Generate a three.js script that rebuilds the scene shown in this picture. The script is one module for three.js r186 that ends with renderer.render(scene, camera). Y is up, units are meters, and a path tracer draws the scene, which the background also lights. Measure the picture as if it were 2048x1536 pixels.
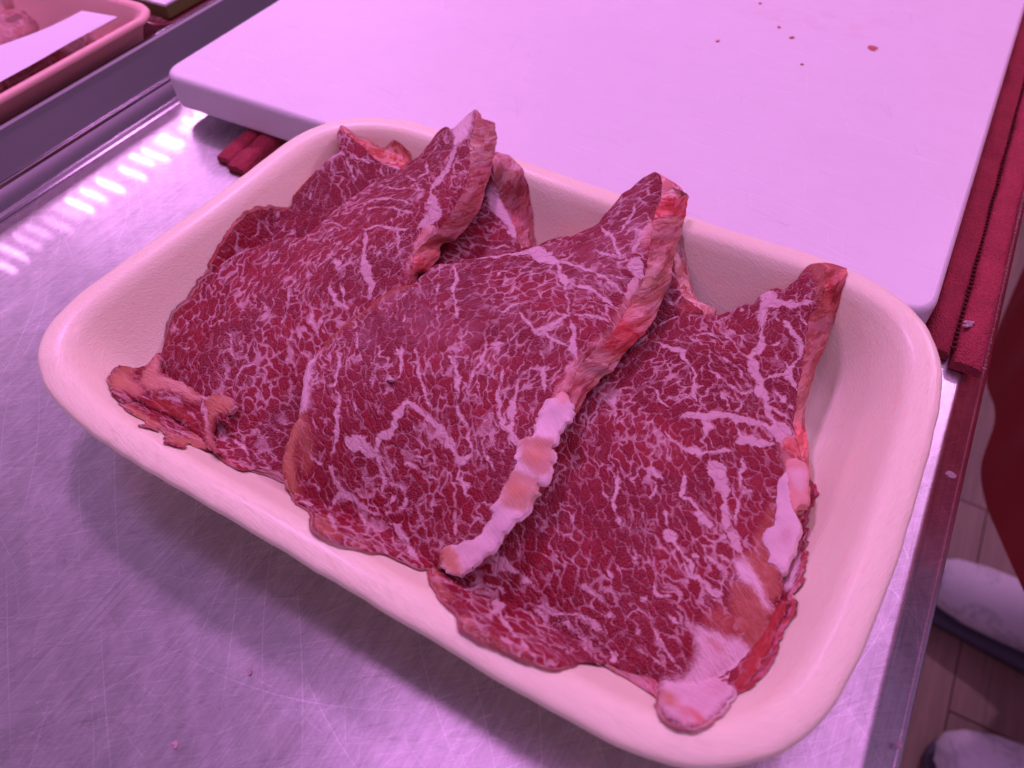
import * as THREE from 'three';
import { RoundedBoxGeometry } from 'three/addons/geometries/RoundedBoxGeometry.js';
import { mergeGeometries, mergeVertices } from 'three/addons/utils/BufferGeometryUtils.js';
import { MarchingCubes } from 'three/addons/objects/MarchingCubes.js';
import { RectAreaLightUniformsLib } from 'three/addons/lights/RectAreaLightUniformsLib.js';

// ---------------------------------------------------------------- camera
const EYE = 0.26, FOCAL = 1538;                       // metres above the counter; pixels of the 2048 x 1536 photograph
const BX = [0.87231684, -0.36093743, 0.3298295], BY = [-0.02642083, 0.63879688, 0.76892164], BZ = [-0.48822666, -0.67945767, 0.54769701];
const scene = new THREE.Scene();
const camera = new THREE.PerspectiveCamera(2 * Math.atan(768 / FOCAL) * 180 / Math.PI, 4 / 3, 0.01, 20);
camera.position.set(0, EYE, 0);
camera.quaternion.setFromRotationMatrix(new THREE.Matrix4().set(...BX, 0, ...BY, 0, ...BZ, 0, 0, 0, 0, 1));
camera.focus = 0.315; camera.userData.fStop = 10;
const renderer = new THREE.WebGLRenderer({ antialias: true });
renderer.toneMapping = THREE.LinearToneMapping;
renderer.toneMappingExposure = 1.27;
renderer.shadowMap.enabled = true;

// ---------------------------------------------------------------- light: pink meat-counter lamps
RectAreaLightUniformsLib.init();
scene.background = new THREE.Color().setRGB(0.20, 0.10, 0.235);
const PINK = new THREE.Color().setRGB(1.0, 0.365, 1.09);
function ud(o, label, category, group, kind) {
  if (label) o.userData.label = label;
  if (category) o.userData.category = category;
  if (group) o.userData.group = group;
  if (kind) o.userData.kind = kind;
  return o;
}
const hash = (k) => { let h = Math.imul(k + 7, 374761393); h = Math.imul(h ^ (h >>> 13), 1274126177); return ((h ^ (h >>> 16)) >>> 0) / 4294967296; };
const taken = new Map();
function numbered(n) { const k = taken.get(n) ?? 0; taken.set(n, k + 1); return k ? n + '_' + String(k).padStart(3, '0') : n; }
function mesh(name, g, m, parent = scene) {
  const o = new THREE.Mesh(g, m);
  o.name = parent === scene ? numbered(name) : name;
  o.castShadow = o.receiveShadow = true; parent.add(o); return o;
}
function thing(name, label, category, pos = [0, 0, 0], group) {
  const o = new THREE.Group(); o.name = numbered(name); o.position.set(...pos); scene.add(o); return ud(o, label, category, group);
}
const std = (o) => new THREE.MeshStandardMaterial(o), phy = (o) => new THREE.MeshPhysicalMaterial(o);
const lin = (r, g, b) => new THREE.Color().setRGB(r, g, b);

function pendant(x, y, z, tx, tz, power, radius, label, hue = PINK) {
  const t = thing('pendant_lamp', label, 'lamp', [x, y, z]);
  const dir = new THREE.Vector3(tx - x, -y, tz - z).normalize();
  const q = new THREE.Quaternion().setFromUnitVectors(new THREE.Vector3(0, -1, 0), dir);
  const sh = mesh('lamp_shade', new THREE.LatheGeometry([[0.012, 0.16], [0.03, 0.15], [radius + 0.03, 0.02], [radius + 0.034, -0.03], [radius + 0.03, -0.03], [radius + 0.026, 0.018], [0.02, 0.14]].map((p) => new THREE.Vector2(...p)), 40), std({ color: 0x2a2a2c, roughness: 0.5 }), t);
  sh.quaternion.copy(q);
  const b = mesh('lamp_bulb', new THREE.SphereGeometry(radius, 24, 16), std({ color: 0xffffff, emissive: hue, emissiveIntensity: Math.min(6, power * 4) }), t);
  b.castShadow = false;
  const l = new THREE.PointLight(hue, power, 0, 2);
  l.castShadow = true; l.shadow.radius = radius / 0.02; l.shadow.mapSize.set(2048, 2048);
  t.add(l);
  return t;
}
pendant(-1.02, 1.5, -1.05, -0.1, -0.25, 3.15, 0.11, 'pink meat counter lamp hanging over the display shelf');
pendant(-0.25, 1.02, -0.235, -0.2, -0.2, 0.14, 0.06, 'small pink lamp hanging straight over the tray');
pendant(0.62, 1.6, -2.3, 0.4, -0.9, 3.2, 0.06, 'pale lamp hanging over the aisle behind the worker', lin(1.0, 0.5, 1.0));
{ // row of small diodes under the display canopy: its row of sparks shows on the steel
  const t = thing('display_light', 'long strip of pink light diodes over the display shelf', 'lamp', [-0.835, 0.30, -0.45]);
  mesh('housing', new RoundedBoxGeometry(0.05, 0.012, 1.7, 2, 0.003).translate(0, 0.0085, 0), std({ color: 0x8a8a8e, roughness: 0.5, metalness: 0.6 }), t);
  const dg = new THREE.BoxGeometry(0.046, 0.003, 0.0035), dms = [10, 22, 36, 54].map((k) => std({ color: 0xffffff, emissive: lin(1, 0.42, 1), emissiveIntensity: k }));
  for (let k = 0; k < 88; k++) if (k % 23 !== 7 && k % 31 > 2 && k % 13 !== 4) mesh('diode', dg, dms[Math.floor(hash(k) * 4)], t).position.set(0.016 * (hash(k + 500) - 0.5), 0, -0.84 + (k + 0.45 * (hash(k + 90) - 0.5)) * 0.0193);
  const l = new THREE.RectAreaLight(PINK, 0.7, 1.7, 0.02); l.position.set(0, -0.004, 0); l.rotation.order = 'YXZ'; l.rotation.set(-Math.PI / 2, Math.PI / 2, 0); t.add(l);
}
{ // soft ceiling panel
  const t = thing('ceiling_light', 'wide pink ceiling light panel over the counter', 'lamp', [0.92, 1.9, -0.95]);
  mesh('light_frame', new RoundedBoxGeometry(2.46, 0.05, 2.66, 2, 0.01).translate(0, 0.03, 0), std({ color: 0xdddddd, roughness: 0.6 }), t);
  mesh('light_diffuser', new THREE.BoxGeometry(2.4, 0.006, 2.6), std({ color: 0xffffff, emissive: PINK, emissiveIntensity: 0.1 }), t);
  const l = new THREE.RectAreaLight(PINK, 0.62, 2.4, 2.6); l.position.set(0, -0.006, 0); l.rotation.x = -Math.PI / 2; t.add(l);
}

// ---------------------------------------------------------------- pixels of the photograph to points in the place
const un = (px, py, h) => {
  const a = px - 1024, b = 768 - py, c = -FOCAL;
  const dx = BX[0] * a + BX[1] * b + BX[2] * c, dy = BY[0] * a + BY[1] * b + BY[2] * c, dz = BZ[0] * a + BZ[1] * b + BZ[2] * c;
  const t = (h - EYE) / dy; return [dx * t, h, dz * t];
};
const K = 1 / 3.84;                                   // the zoom the outlines were read at
const WIN = [[0, 0], [200, 200], [600, 200], [200, 600], [500, 500], [900, 300], [500, 800], [800, 600], [800, 900], [1200, 500], [1200, 800], [1150, 1100], [850, 1050]];
const W = (n, ...v) => { const o = []; for (let i = 0; i < v.length; i += 2) o.push([WIN[n][0] + v[i] * K, WIN[n][1] + v[i + 1] * K]); return o; };

// ---------------------------------------------------------------- noise
function rng(seed) { let s = seed | 0; return () => { s = (s + 0x6d2b79f5) | 0; let t = Math.imul(s ^ (s >>> 15), 1 | s); t = (t + Math.imul(t ^ (t >>> 7), 61 | t)) ^ t; return ((t ^ (t >>> 14)) >>> 0) / 4294967296; }; }
const hash2 = (x, y, s) => { let h = Math.imul(x, 374761393) ^ Math.imul(y, 668265263) ^ Math.imul(s, 1274126177); h = Math.imul(h ^ (h >>> 13), 1274126177); h ^= h >>> 16; return (h >>> 0) / 4294967296; };
function vn(x, y, s) {
  const xi = Math.floor(x), yi = Math.floor(y), fx = x - xi, fy = y - yi, u = fx * fx * (3 - 2 * fx), v = fy * fy * (3 - 2 * fy);
  const a = hash2(xi, yi, s), b = hash2(xi + 1, yi, s), c = hash2(xi, yi + 1, s), d = hash2(xi + 1, yi + 1, s);
  return a + (b - a) * u + (c - a) * v + (a - b - c + d) * u * v;
}
const fbm = (x, y, s, o = 4) => { let v = 0, a = 0.5, t = 0; for (let i = 0; i < o; i++) { v += a * vn(x, y, s + i * 17); t += a; x = x * 2.03 + 11.3; y = y * 2.03 + 7.7; a *= 0.5; } return v / t; };
const sst = (a, b, x) => { const t = Math.min(1, Math.max(0, (x - a) / (b - a))); return t * t * (3 - 2 * t); };
const mix = (a, b, t) => a + (b - a) * t;
const toS = (v) => { v = Math.min(1, Math.max(0, v)); return 255 * (v <= 0.0031308 ? 12.92 * v : 1.055 * Math.pow(v, 1 / 2.4) - 0.055); };
function dataTex(w, h, fill, srgb) {
  const d = new Uint8Array(w * h * 4), c = [0, 0, 0];
  for (let y = 0, o = 0; y < h; y++) for (let x = 0; x < w; x++, o += 4) { fill(x, y, c); if (srgb) { d[o] = toS(c[0]); d[o + 1] = toS(c[1]); d[o + 2] = toS(c[2]); } else { d[o] = c[0] * 255; d[o + 1] = c[1] * 255; d[o + 2] = c[2] * 255; } d[o + 3] = 255; }
  const t = new THREE.DataTexture(d, w, h, THREE.RGBAFormat);
  t.magFilter = THREE.LinearFilter; t.minFilter = THREE.LinearMipmapLinearFilter; t.generateMipmaps = true;
  t.wrapS = t.wrapT = THREE.RepeatWrapping; if (srgb) t.colorSpace = THREE.SRGBColorSpace; t.needsUpdate = true; return t;
}
// periodic noise on a tile of n cells
const pvn = (x, y, n, s) => { const xi = Math.floor(x), yi = Math.floor(y), fx = x - xi, fy = y - yi, u = fx * fx * (3 - 2 * fx), v = fy * fy * (3 - 2 * fy), m = (k) => ((k % n) + n) % n; const a = hash2(m(xi), m(yi), s), b = hash2(m(xi + 1), m(yi), s), c = hash2(m(xi), m(yi + 1), s), d = hash2(m(xi + 1), m(yi + 1), s); return a + (b - a) * u + (c - a) * v + (a - b - c + d) * u * v; };

const pvn2 = (x, y, nx, ny, s) => { const xi = Math.floor(x), yi = Math.floor(y), fx = x - xi, fy = y - yi, u = fx * fx * (3 - 2 * fx), v = fy * fy * (3 - 2 * fy), m = (k, n) => ((k % n) + n) % n; const a = hash2(m(xi, nx), m(yi, ny), s), b = hash2(m(xi + 1, nx), m(yi, ny), s), c = hash2(m(xi, nx), m(yi + 1, ny), s), d = hash2(m(xi + 1, nx), m(yi + 1, ny), s); return a + (b - a) * u + (c - a) * v + (a - b - c + d) * u * v; };
// ---------------------------------------------------------------- small geometry tools
function polyDist(P, x, z) {                          // distance to a closed outline and the nearest place on it
  let best = 1e9, bi = 0, bt = 0;
  for (let i = 0, n = P.length; i < n; i++) {
    const a = P[i], b = P[(i + 1) % n], ex = b[0] - a[0], ez = b[1] - a[1];
    let t = ((x - a[0]) * ex + (z - a[1]) * ez) / (ex * ex + ez * ez + 1e-18); t = t < 0 ? 0 : t > 1 ? 1 : t;
    const dx = x - a[0] - ex * t, dz = z - a[1] - ez * t, d = dx * dx + dz * dz;
    if (d < best) { best = d; bi = i; bt = t; }
  }
  return [Math.sqrt(best), bi, bt];
}
function inside(P, x, z) { let c = false; for (let i = 0, j = P.length - 1; i < P.length; j = i++) { const a = P[i], b = P[j]; if ((a[1] > z) !== (b[1] > z) && x < (b[0] - a[0]) * (z - a[1]) / (b[1] - a[1]) + a[0]) c = !c; } return c; }
function surf(pos, uv, idx, nor, col) {
  const g = new THREE.BufferGeometry();
  g.setAttribute('position', new THREE.Float32BufferAttribute(pos, 3));
  g.setAttribute('uv', new THREE.Float32BufferAttribute(uv, 2));
  if (col) g.setAttribute('color', new THREE.Float32BufferAttribute(col, 3));
  g.setIndex(idx);
  if (nor) g.setAttribute('normal', new THREE.Float32BufferAttribute(nor, 3)); else g.computeVertexNormals();
  return g;
}
function ringSurf(rings, closed = true, uvScale = 1) { // rings of equal length of [x, y, z], laid one after the other
  const n = rings[0].length, pos = [], uv = [], idx = [];
  let v = 0;
  rings.forEach((r, k) => {
    if (k) { let s = 0; for (let i = 0; i < n; i++) s += Math.hypot(r[i][0] - rings[k - 1][i][0], r[i][1] - rings[k - 1][i][1], r[i][2] - rings[k - 1][i][2]); v += s / n; }
    let u = 0;
    for (let i = 0; i <= n; i++) { const p = r[i % n]; if (i) { const q = r[i - 1]; u += Math.hypot(p[0] - q[0], p[1] - q[1], p[2] - q[2]); } if (i === n && !closed) break; pos.push(...p); uv.push(u * uvScale, v * uvScale); }
  });
  const w = closed ? n + 1 : n;
  for (let k = 0; k + 1 < rings.length; k++) for (let i = 0; i + 1 < w; i++) { const a = k * w + i, b = a + 1, c = a + w, d = c + 1; idx.push(a, c, b, b, c, d); }
  const g = surf(pos, uv, idx);
  if (closed) { const nn = g.attributes.normal; for (let k = 0; k < rings.length; k++) { const a = k * w, b = a + n, x = nn.getX(a) + nn.getX(b), y = nn.getY(a) + nn.getY(b), z = nn.getZ(a) + nn.getZ(b), l = Math.hypot(x, y, z) || 1; nn.setXYZ(a, x / l, y / l, z / l); nn.setXYZ(b, x / l, y / l, z / l); } }
  return g;
}
function extrudeZ(profile, z0, z1, seg = 1, uvs = 1) { // a line of [x, y] drawn out along z
  const rings = []; for (let k = 0; k <= seg; k++) { const z = mix(z0, z1, k / seg); rings.push(profile.map((p) => [p[0], p[1], z])); }
  return ringSurf(rings, false, uvs);
}
const gridUV = (g) => { const p = g.attributes.position, n = g.attributes.normal, u = g.attributes.uv; for (let i = 0; i < p.count; i++) { const ax = Math.abs(n.getX(i)), ay = Math.abs(n.getY(i)), az = Math.abs(n.getZ(i)); if (ay >= ax && ay >= az) u.setXY(i, p.getX(i), p.getZ(i)); else if (ax > az) u.setXY(i, p.getZ(i), p.getY(i)); else u.setXY(i, p.getX(i), p.getY(i)); } return g; };

// ---------------------------------------------------------------- the setting: steel counter, rear lip, floor
const SCR = new Float32Array(1024 * 1024);
const steelBump = dataTex(1024, 1024, (() => {
  const N = 1024, buf = SCR, R = rng(5);
  const line = (x, y, a, len, amp, bend) => { for (let i = 0; i < len; i++) { x += Math.cos(a); y += Math.sin(a); a += bend; const k = (((y | 0) % N + N) % N) * N + (((x | 0) % N + N) % N); buf[k] += amp * Math.sin(Math.PI * i / len); } };
  for (let i = 0; i < 5200; i++) { const far = R() < 0.7; line(R() * N, R() * N, far ? -0.75 + (R() - 0.5) * 0.5 : R() * 6.28, 20 + R() * 120, (R() < 0.6 ? -1 : 0.8) * (0.15 + R() * 0.35), (R() - 0.5) * 0.004); }
  for (let i = 0; i < 60; i++) line(R() * N, R() * N, R() < 0.5 ? 0.65 + R() * 0.3 : R() * 6.28, 150 + R() * 400, -0.9, (R() - 0.5) * 0.003);
  return (x, y, c) => { const v = 0.5 + 0.25 * buf[y * N + x] + 0.16 * (pvn(x / 3, y / 3, 341, 3) - 0.5); c[0] = c[1] = c[2] = Math.min(1, Math.max(0, v)); };
})());
const steelRough = dataTex(512, 512, (x, y, c) => {
  const a = pvn(x / 64, y / 64, 8, 31) * 0.5 + pvn(x / 16, y / 16, 32, 32) * 0.3 + pvn(x / 4, y / 4, 128, 33) * 0.2;
  const st = pvn((x + y) / 24, (y - x) / 6, 512, 35);
  c[0] = c[2] = 0; c[1] = mix(0.29, 0.37, a) + 0.03 * (st - 0.5);
});
const steelTone = dataTex(1024, 1024, (x, y, c) => {
  const a = pvn((x + y) / 96, (y - x) / 24, 1024, 41) * 0.3 + pvn(x / 32, y / 32, 32, 44) * 0.3 + pvn(x / 8, y / 8, 128, 42) * 0.25 + pvn(x / 2, y / 2, 512, 43) * 0.15;
  const br = pvn2(x / 2, y / 128, 512, 8, 45) * 0.6 + pvn2(x / 4, y / 64, 256, 16, 46) * 0.4;
  const v = Math.max(0.1, 0.55 + 0.20 * (a - 0.5) + 0.16 * (br - 0.5) - 0.28 * Math.max(-1.4, Math.min(1.6, SCR[y * 1024 + x]))); c[0] = v; c[1] = v * 0.985; c[2] = v * 0.97;
}, true);
for (const t of [steelBump, steelTone]) t.repeat.set(4.6, 4.6); steelRough.repeat.set(3.1, 3.1);
const steel = phy({ color: 0xffffff, map: steelTone, metalness: 1, roughness: 1, roughnessMap: steelRough, bumpMap: steelBump, bumpScale: 0.00006, clearcoat: 0.8, clearcoatRoughness: 0.055 });
const steelPlain = std({ color: lin(0.24, 0.23, 0.23), metalness: 1, roughness: 0.16 });
const LX = -0.416;                                    // where the counter meets the raised lip
{
  const pts = [[LX - 0.002, 0], [0.0575, 0]];
  for (let k = 1; k <= 6; k++) pts.push([0.0575 + 0.003 * k / 6, -0.0012 * (k / 6) ** 2]);
  pts.push([0.0675, -0.0045]); for (let k = 1; k <= 6; k++) { const a = k / 6 * 1.25; pts.push([0.0675 + 0.003 * Math.sin(a), -0.0045 - 0.003 * (1 - Math.cos(a))]); }
  pts.push([0.0706, -0.05], [0.05, -0.052], [0.05, -0.045], [LX - 0.002, -0.045]);
  const flat = gridUV(extrudeZ(pts.slice(0, 2), 0.6, -2.2, 1)), edge = gridUV(extrudeZ(pts.slice(1), 0.6, -2.2, 1));
  for (const g of [flat, edge]) { const i = g.index.array; for (let k = 0; k < i.length; k += 3) { const t = i[k]; i[k] = i[k + 1]; i[k + 1] = t; } g.computeVertexNormals(); gridUV(g); }
  ud(mesh('steel_counter', mergeGeometries([flat, edge]), steel), 'scratched stainless steel counter top with folded edge under the foam tray', 'counter', null, 'structure');
}
{
  const ux = -0.8636, uy = 0.5042, at = (u, w) => [LX + ux * u + uy * w, 0.0002 + uy * u - ux * w];   // along the sloping face, and out from it
  const prof = [[LX - 0.0425, -0.02], [LX - 0.0425, 0.0215], [LX - 0.0420, 0.0232], [LX - 0.0405, 0.0238], at(0.0452, 0.0008), at(0.0440, 0.0004), at(0.0432, 0), at(0.0185, 0), at(0.0178, 0.0002), at(0.0172, 0.0010), at(0.0165, 0.0013), at(0.0158, 0.0011), at(0.0150, 0.0001), at(0.0145, -0.0002), at(0.0045, -0.0002), at(0.0040, 0.0003), at(0.0030, 0.0004), at(0.0024, -0.0001), at(0.0010, -0.0001), [LX + 0.001, 0.0002]];
  const g = extrudeZ(prof, 0.6, -2.2, 1);
  ud(mesh('counter_lip', g, steelPlain), 'low folded steel lip between the counter and the display packs', 'ledge', null, 'structure');
  const shelf = new THREE.BoxGeometry(0.5, 0.02, 2.8); shelf.translate(LX - 0.0427 - 0.25, -0.0165, -0.8);
  ud(mesh('display_shelf', shelf, std({ color: lin(0.45, 0.43, 0.45), roughness: 0.4 })), 'pale display shelf behind the steel lip', 'shelf', null, 'structure');
}
// plank floor a counter's height below
{
  const grain = dataTex(512, 512, (x, y, c) => { const n = pvn(x / 64, y / 4, 128, 51) * 0.5 + pvn(x / 16, y / 2, 256, 52) * 0.3 + pvn(x / 128, y / 32, 16, 53) * 0.4; const v = mix(0.6, 1.15, n); c[0] = 0.26 * v; c[1] = 0.175 * v; c[2] = 0.12 * v; }, true);
  const tones = [1, 0.86, 1.12, 0.94].map((k) => std({ color: lin(k, k * 0.98, k * 0.95), map: grain, roughness: 0.55 }));
  const base = new THREE.BoxGeometry(2.4, 0.02, 4); base.translate(0.9, -0.822, -1.2);
  const fl = ud(mesh('floor', base, std({ color: lin(0.09, 0.06, 0.045), roughness: 0.9 })), 'brown wooden plank floor below the counter', 'floor', null, 'structure');
  const R = rng(9);
  for (let k = 0; k < 9; k++) {
    let z = -2.6 + R() * 0.5;
    for (let j = 0; j < 3; j++) {
      const g = gridUV(new RoundedBoxGeometry(0.1188, 0.012, 1.0985, 1, 0.001)); const u = g.attributes.uv; for (let i = 0; i < u.count; i++) { const a = u.getX(i), b = u.getY(i); u.setXY(i, b * 1.2 + k * 0.37, a * 1.6 + j * 0.21); }
      const o = mesh('plank', g, tones[(k * 3 + j * 2) % 4], fl); o.position.set(0.02 + k * 0.12, -0.806, z); z += 1.1;
    }
  }
}

// ---------------------------------------------------------------- foam tray
const RIM = 0.040;
let trayOut;
{
  const px = [[68, 730], [85, 660], [130, 610], [250, 520], [400, 415], [500, 340], [590, 272], [650, 245], [740, 234], [830, 245], [1000, 306], [1100, 341], [1390, 437], [1600, 503], [1700, 538], [1800, 592], [1860, 652], [1888, 735], [1885, 800], [1840, 980], [1790, 1140], [1700, 1370], [1650, 1450], [1575, 1510], [1490, 1538], [1400, 1545], [1300, 1522], [1150, 1448], [1050, 1393], [850, 1272], [500, 1062], [211, 890], [130, 828], [85, 775]];
  const c = new THREE.CatmullRomCurve3(px.map((p) => { const q = un(p[0], p[1], RIM - 0.001); return new THREE.Vector3(q[0], 0, q[2]); }), true, 'centripetal');
  trayOut = c.getSpacedPoints(260).slice(0, 260).map((p) => [p.x, p.z]);
  for (let k = 0; k < 14; k++) trayOut = trayOut.map((p, i, a) => { const q = a[(i + 1) % a.length], r = a[(i + a.length - 1) % a.length]; return [(p[0] * 2 + q[0] + r[0]) / 4, (p[1] * 2 + q[1] + r[1]) / 4]; });
}
const trayN = trayOut.map((p, i, a) => { const q = a[(i + 3) % a.length], r = a[(i + a.length - 3) % a.length], x = q[1] - r[1], z = -(q[0] - r[0]), l = Math.hypot(x, z); return [x / l, z / l]; });
{ const cx = trayOut.reduce((s, p) => s + p[0], 0) / 260, cz = trayOut.reduce((s, p) => s + p[1], 0) / 260; if ((cx - trayOut[0][0]) * trayN[0][0] + (cz - trayOut[0][1]) * trayN[0][1] < 0) trayN.forEach((n) => { n[0] *= -1; n[1] *= -1; }); }
const TOP = [[0, 0.0343], [0.0004, 0.0353], [0.0012, 0.0360], [0.003, 0.0364], [0.006, 0.0364], [0.0088, 0.0360], [0.0112, 0.0348], [0.0138, 0.0318], [0.0175, 0.026], [0.022, 0.0195], [0.0265, 0.0138], [0.0305, 0.0098], [0.035, 0.0074], [0.040, 0.0064], [0.047, 0.006]].map(([d, y]) => [d, 0.006 + (y - 0.006) * 1.13]);
const UNDER = [[0, 0.0336], [0.0004, 0.0326], [0.0015, 0.0322], [0.006, 0.0322], [0.0095, 0.0317], [0.0118, 0.0295], [0.016, 0.0225], [0.021, 0.0148], [0.025, 0.0090], [0.029, 0.0048], [0.034, 0.0022], [0.040, 0.0010], [0.047, 0.0006]].map(([d, y]) => [d, y * 1.13]);
function trayY(x, z) {
  if (!inside(trayOut, x, z)) return -1;
  const d = polyDist(trayOut, x, z)[0];
  for (let i = 1; i < TOP.length; i++) if (d < TOP[i][0]) { const a = TOP[i - 1], b = TOP[i]; return mix(a[1], b[1], (d - a[0]) / (b[0] - a[0])); }
  return 0.006;
}
{
  const wob = (i, d) => 0.0004 * (vn(i * 0.11, d * 90, 71) - 0.5) + (d < 0.002 ? 0.0005 * (vn(i * 0.6, 3, 72) - 0.5) : 0);
  const ring = (d, y) => trayOut.map((p, i) => { const e = d + wob(i, d); return [p[0] + trayN[i][0] * e, y + 0.0003 * (vn(i * 0.09, d * 60, 73) - 0.5), p[1] + trayN[i][1] * e]; });
  const rings = [...UNDER.slice().reverse().map((p) => ring(...p)), ...TOP.map((p) => ring(...p))];
  const g = ringSurf(rings, true);
  const last = rings[rings.length - 1], cc = last.reduce((q, p) => [q[0] + p[0] / 260, 0, q[2] + p[2] / 260], [0, 0, 0]);
  const fl = [1, 0.8, 0.55, 0.3, 0.1, 0.001].map((k) => last.map((p) => [mix(cc[0], p[0], k), mix(0.006, p[1], k), mix(cc[2], p[2], k)]));
  const floorG = ringSurf(fl, true); const fu = floorG.attributes.uv, fp = floorG.attributes.position; for (let i = 0; i < fu.count; i++) fu.setXY(i, fp.getX(i), fp.getZ(i));
  const foam = dataTex(512, 512, (x, y, c) => { const v = 0.7 * pvn(x / 2, y / 2, 256, 81) + 0.3 * pvn(x / 4, y / 4, 128, 82); c[0] = c[1] = c[2] = v; });
  foam.repeat.set(10, 10);
  const stainT = dataTex(512, 512, (x, y, c) => { const a = pvn(x / 24, y / 24, 21, 85) * 0.5 + pvn(x / 6, y / 6, 85, 86) * 0.3 + pvn(x / 2, y / 2, 256, 87) * 0.2; const v = 0.97 + 0.05 * (a - 0.5), s = sst(0.62, 0.78, a) * 0.06; c[0] = 0.965 * v; c[1] = (0.91 - s) * v; c[2] = (0.62 - s) * v; }, true);
  stainT.repeat.set(8, 8);
  const foamM = phy({ color: 0xffffff, map: stainT, roughness: 0.45, clearcoat: 0.25, clearcoatRoughness: 0.26, bumpMap: foam, bumpScale: 0.00015 });
  const t = thing('foam_tray', 'cream coloured foam tray with rounded corners holding the steaks', 'tray');
  mesh('tray_shell', g, foamM, t);
  mesh('tray_floor', floorG, foamM, t);
}

// ---------------------------------------------------------------- cutting board
{
  const BUF = new Float32Array(1024 * 1024);
  const scr = dataTex(1024, 1024, (() => {
    const N = 1024, buf = BUF, R = rng(15);
    for (let i = 0; i < 1500; i++) { let x = R() * N, y = R() * N; const a = (R() < 0.8 ? 0.12 : 1.2) + (R() - 0.5) * 0.4, len = 8 + R() * R() * 110, am = 0.2 + R() * 0.5; for (let k = 0; k < len; k++) { x += Math.cos(a); y += Math.sin(a); buf[(((y | 0) % N + N) % N) * N + (((x | 0) % N + N) % N)] -= am * Math.sin(Math.PI * k / len); } }
    return (x, y, c) => { c[0] = c[1] = c[2] = Math.min(1, Math.max(0, 0.6 + 0.4 * buf[y * N + x] + 0.12 * (pvn(x / 3, y / 3, 341, 91) - 0.5))); };
  })());
  scr.repeat.set(2, 2);
  const spots = [[1583, 60, 0.030, 0.35], [1610, 110, 0.016, 0.35], [1700, 40, 0.02, 0.2]].map(([x, y, r, k]) => { const q = un(x, y, 0.03); return [q[0], q[2], r, k]; });
  const tone = dataTex(1024, 1024, (x, y, c) => {
    const a = pvn(x / 64, y / 64, 16, 92) * 0.6 + pvn(x / 16, y / 16, 64, 93) * 0.4, v = 0.80 + 0.03 * (a - 0.5), X = x / 2048 - 0.5, Z = y / 2048 - 1;
    let st = 0; for (const [sx, sz, r, k] of spots) { const d = Math.hypot((X - sx) * 0.7, Z - sz) / r; if (d < 1.6) st += k * sst(1.5, 0.1, d) * sst(0.42, 0.75, pvn(x / 20, y / 9, 1024, 95) * 0.6 + pvn(x / 5, y / 4, 1024, 96) * 0.4); }
    st = Math.min(1, st); const k = Math.min(1, -BUF[y * 1024 + x]) * 0.15, o = 1 + (hash2(x >> 6, y >> 5, 3) < 0.6 ? k : -k); c[0] = o * v * (1 - 0.05 * st); c[1] = o * v * 0.985 * (1 - 0.30 * st); c[2] = o * v * 0.97 * (1 - 0.32 * st);
  }, true);
  tone.repeat.set(2, 2);
  const x0 = -0.405, x1 = 0.0372, z1 = -0.2765, z0 = -1.25, y0 = 0.0088, y1 = 0.030, r = 0.011, f = 0.0032;
  const s = new THREE.Shape(); const X0 = x0 + f, X1 = x1 - f, Z0 = -(z1 - f), Z1 = -(z0 + f);
  s.moveTo(X0 + r, Z0); s.lineTo(X1 - r, Z0); s.quadraticCurveTo(X1, Z0, X1, Z0 + r); s.lineTo(X1, Z1); s.lineTo(X0, Z1); s.lineTo(X0, Z0 + r); s.quadraticCurveTo(X0, Z0, X0 + r, Z0);
  const g = new THREE.ExtrudeGeometry(s, { depth: y1 - y0 - 2 * f, bevelEnabled: true, bevelThickness: f, bevelSize: f, bevelSegments: 5, curveSegments: 12 });
  g.rotateX(-Math.PI / 2); g.translate(0, y0 + f, 0); gridUV(g);
  ud(mesh('cutting_board', g, phy({ color: 0xffffff, map: tone, bumpMap: scr, bumpScale: 0.0006, roughness: 0.46 })), 'thick white plastic cutting board lying on the red cloth behind the tray', 'cutting board');
}

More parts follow.
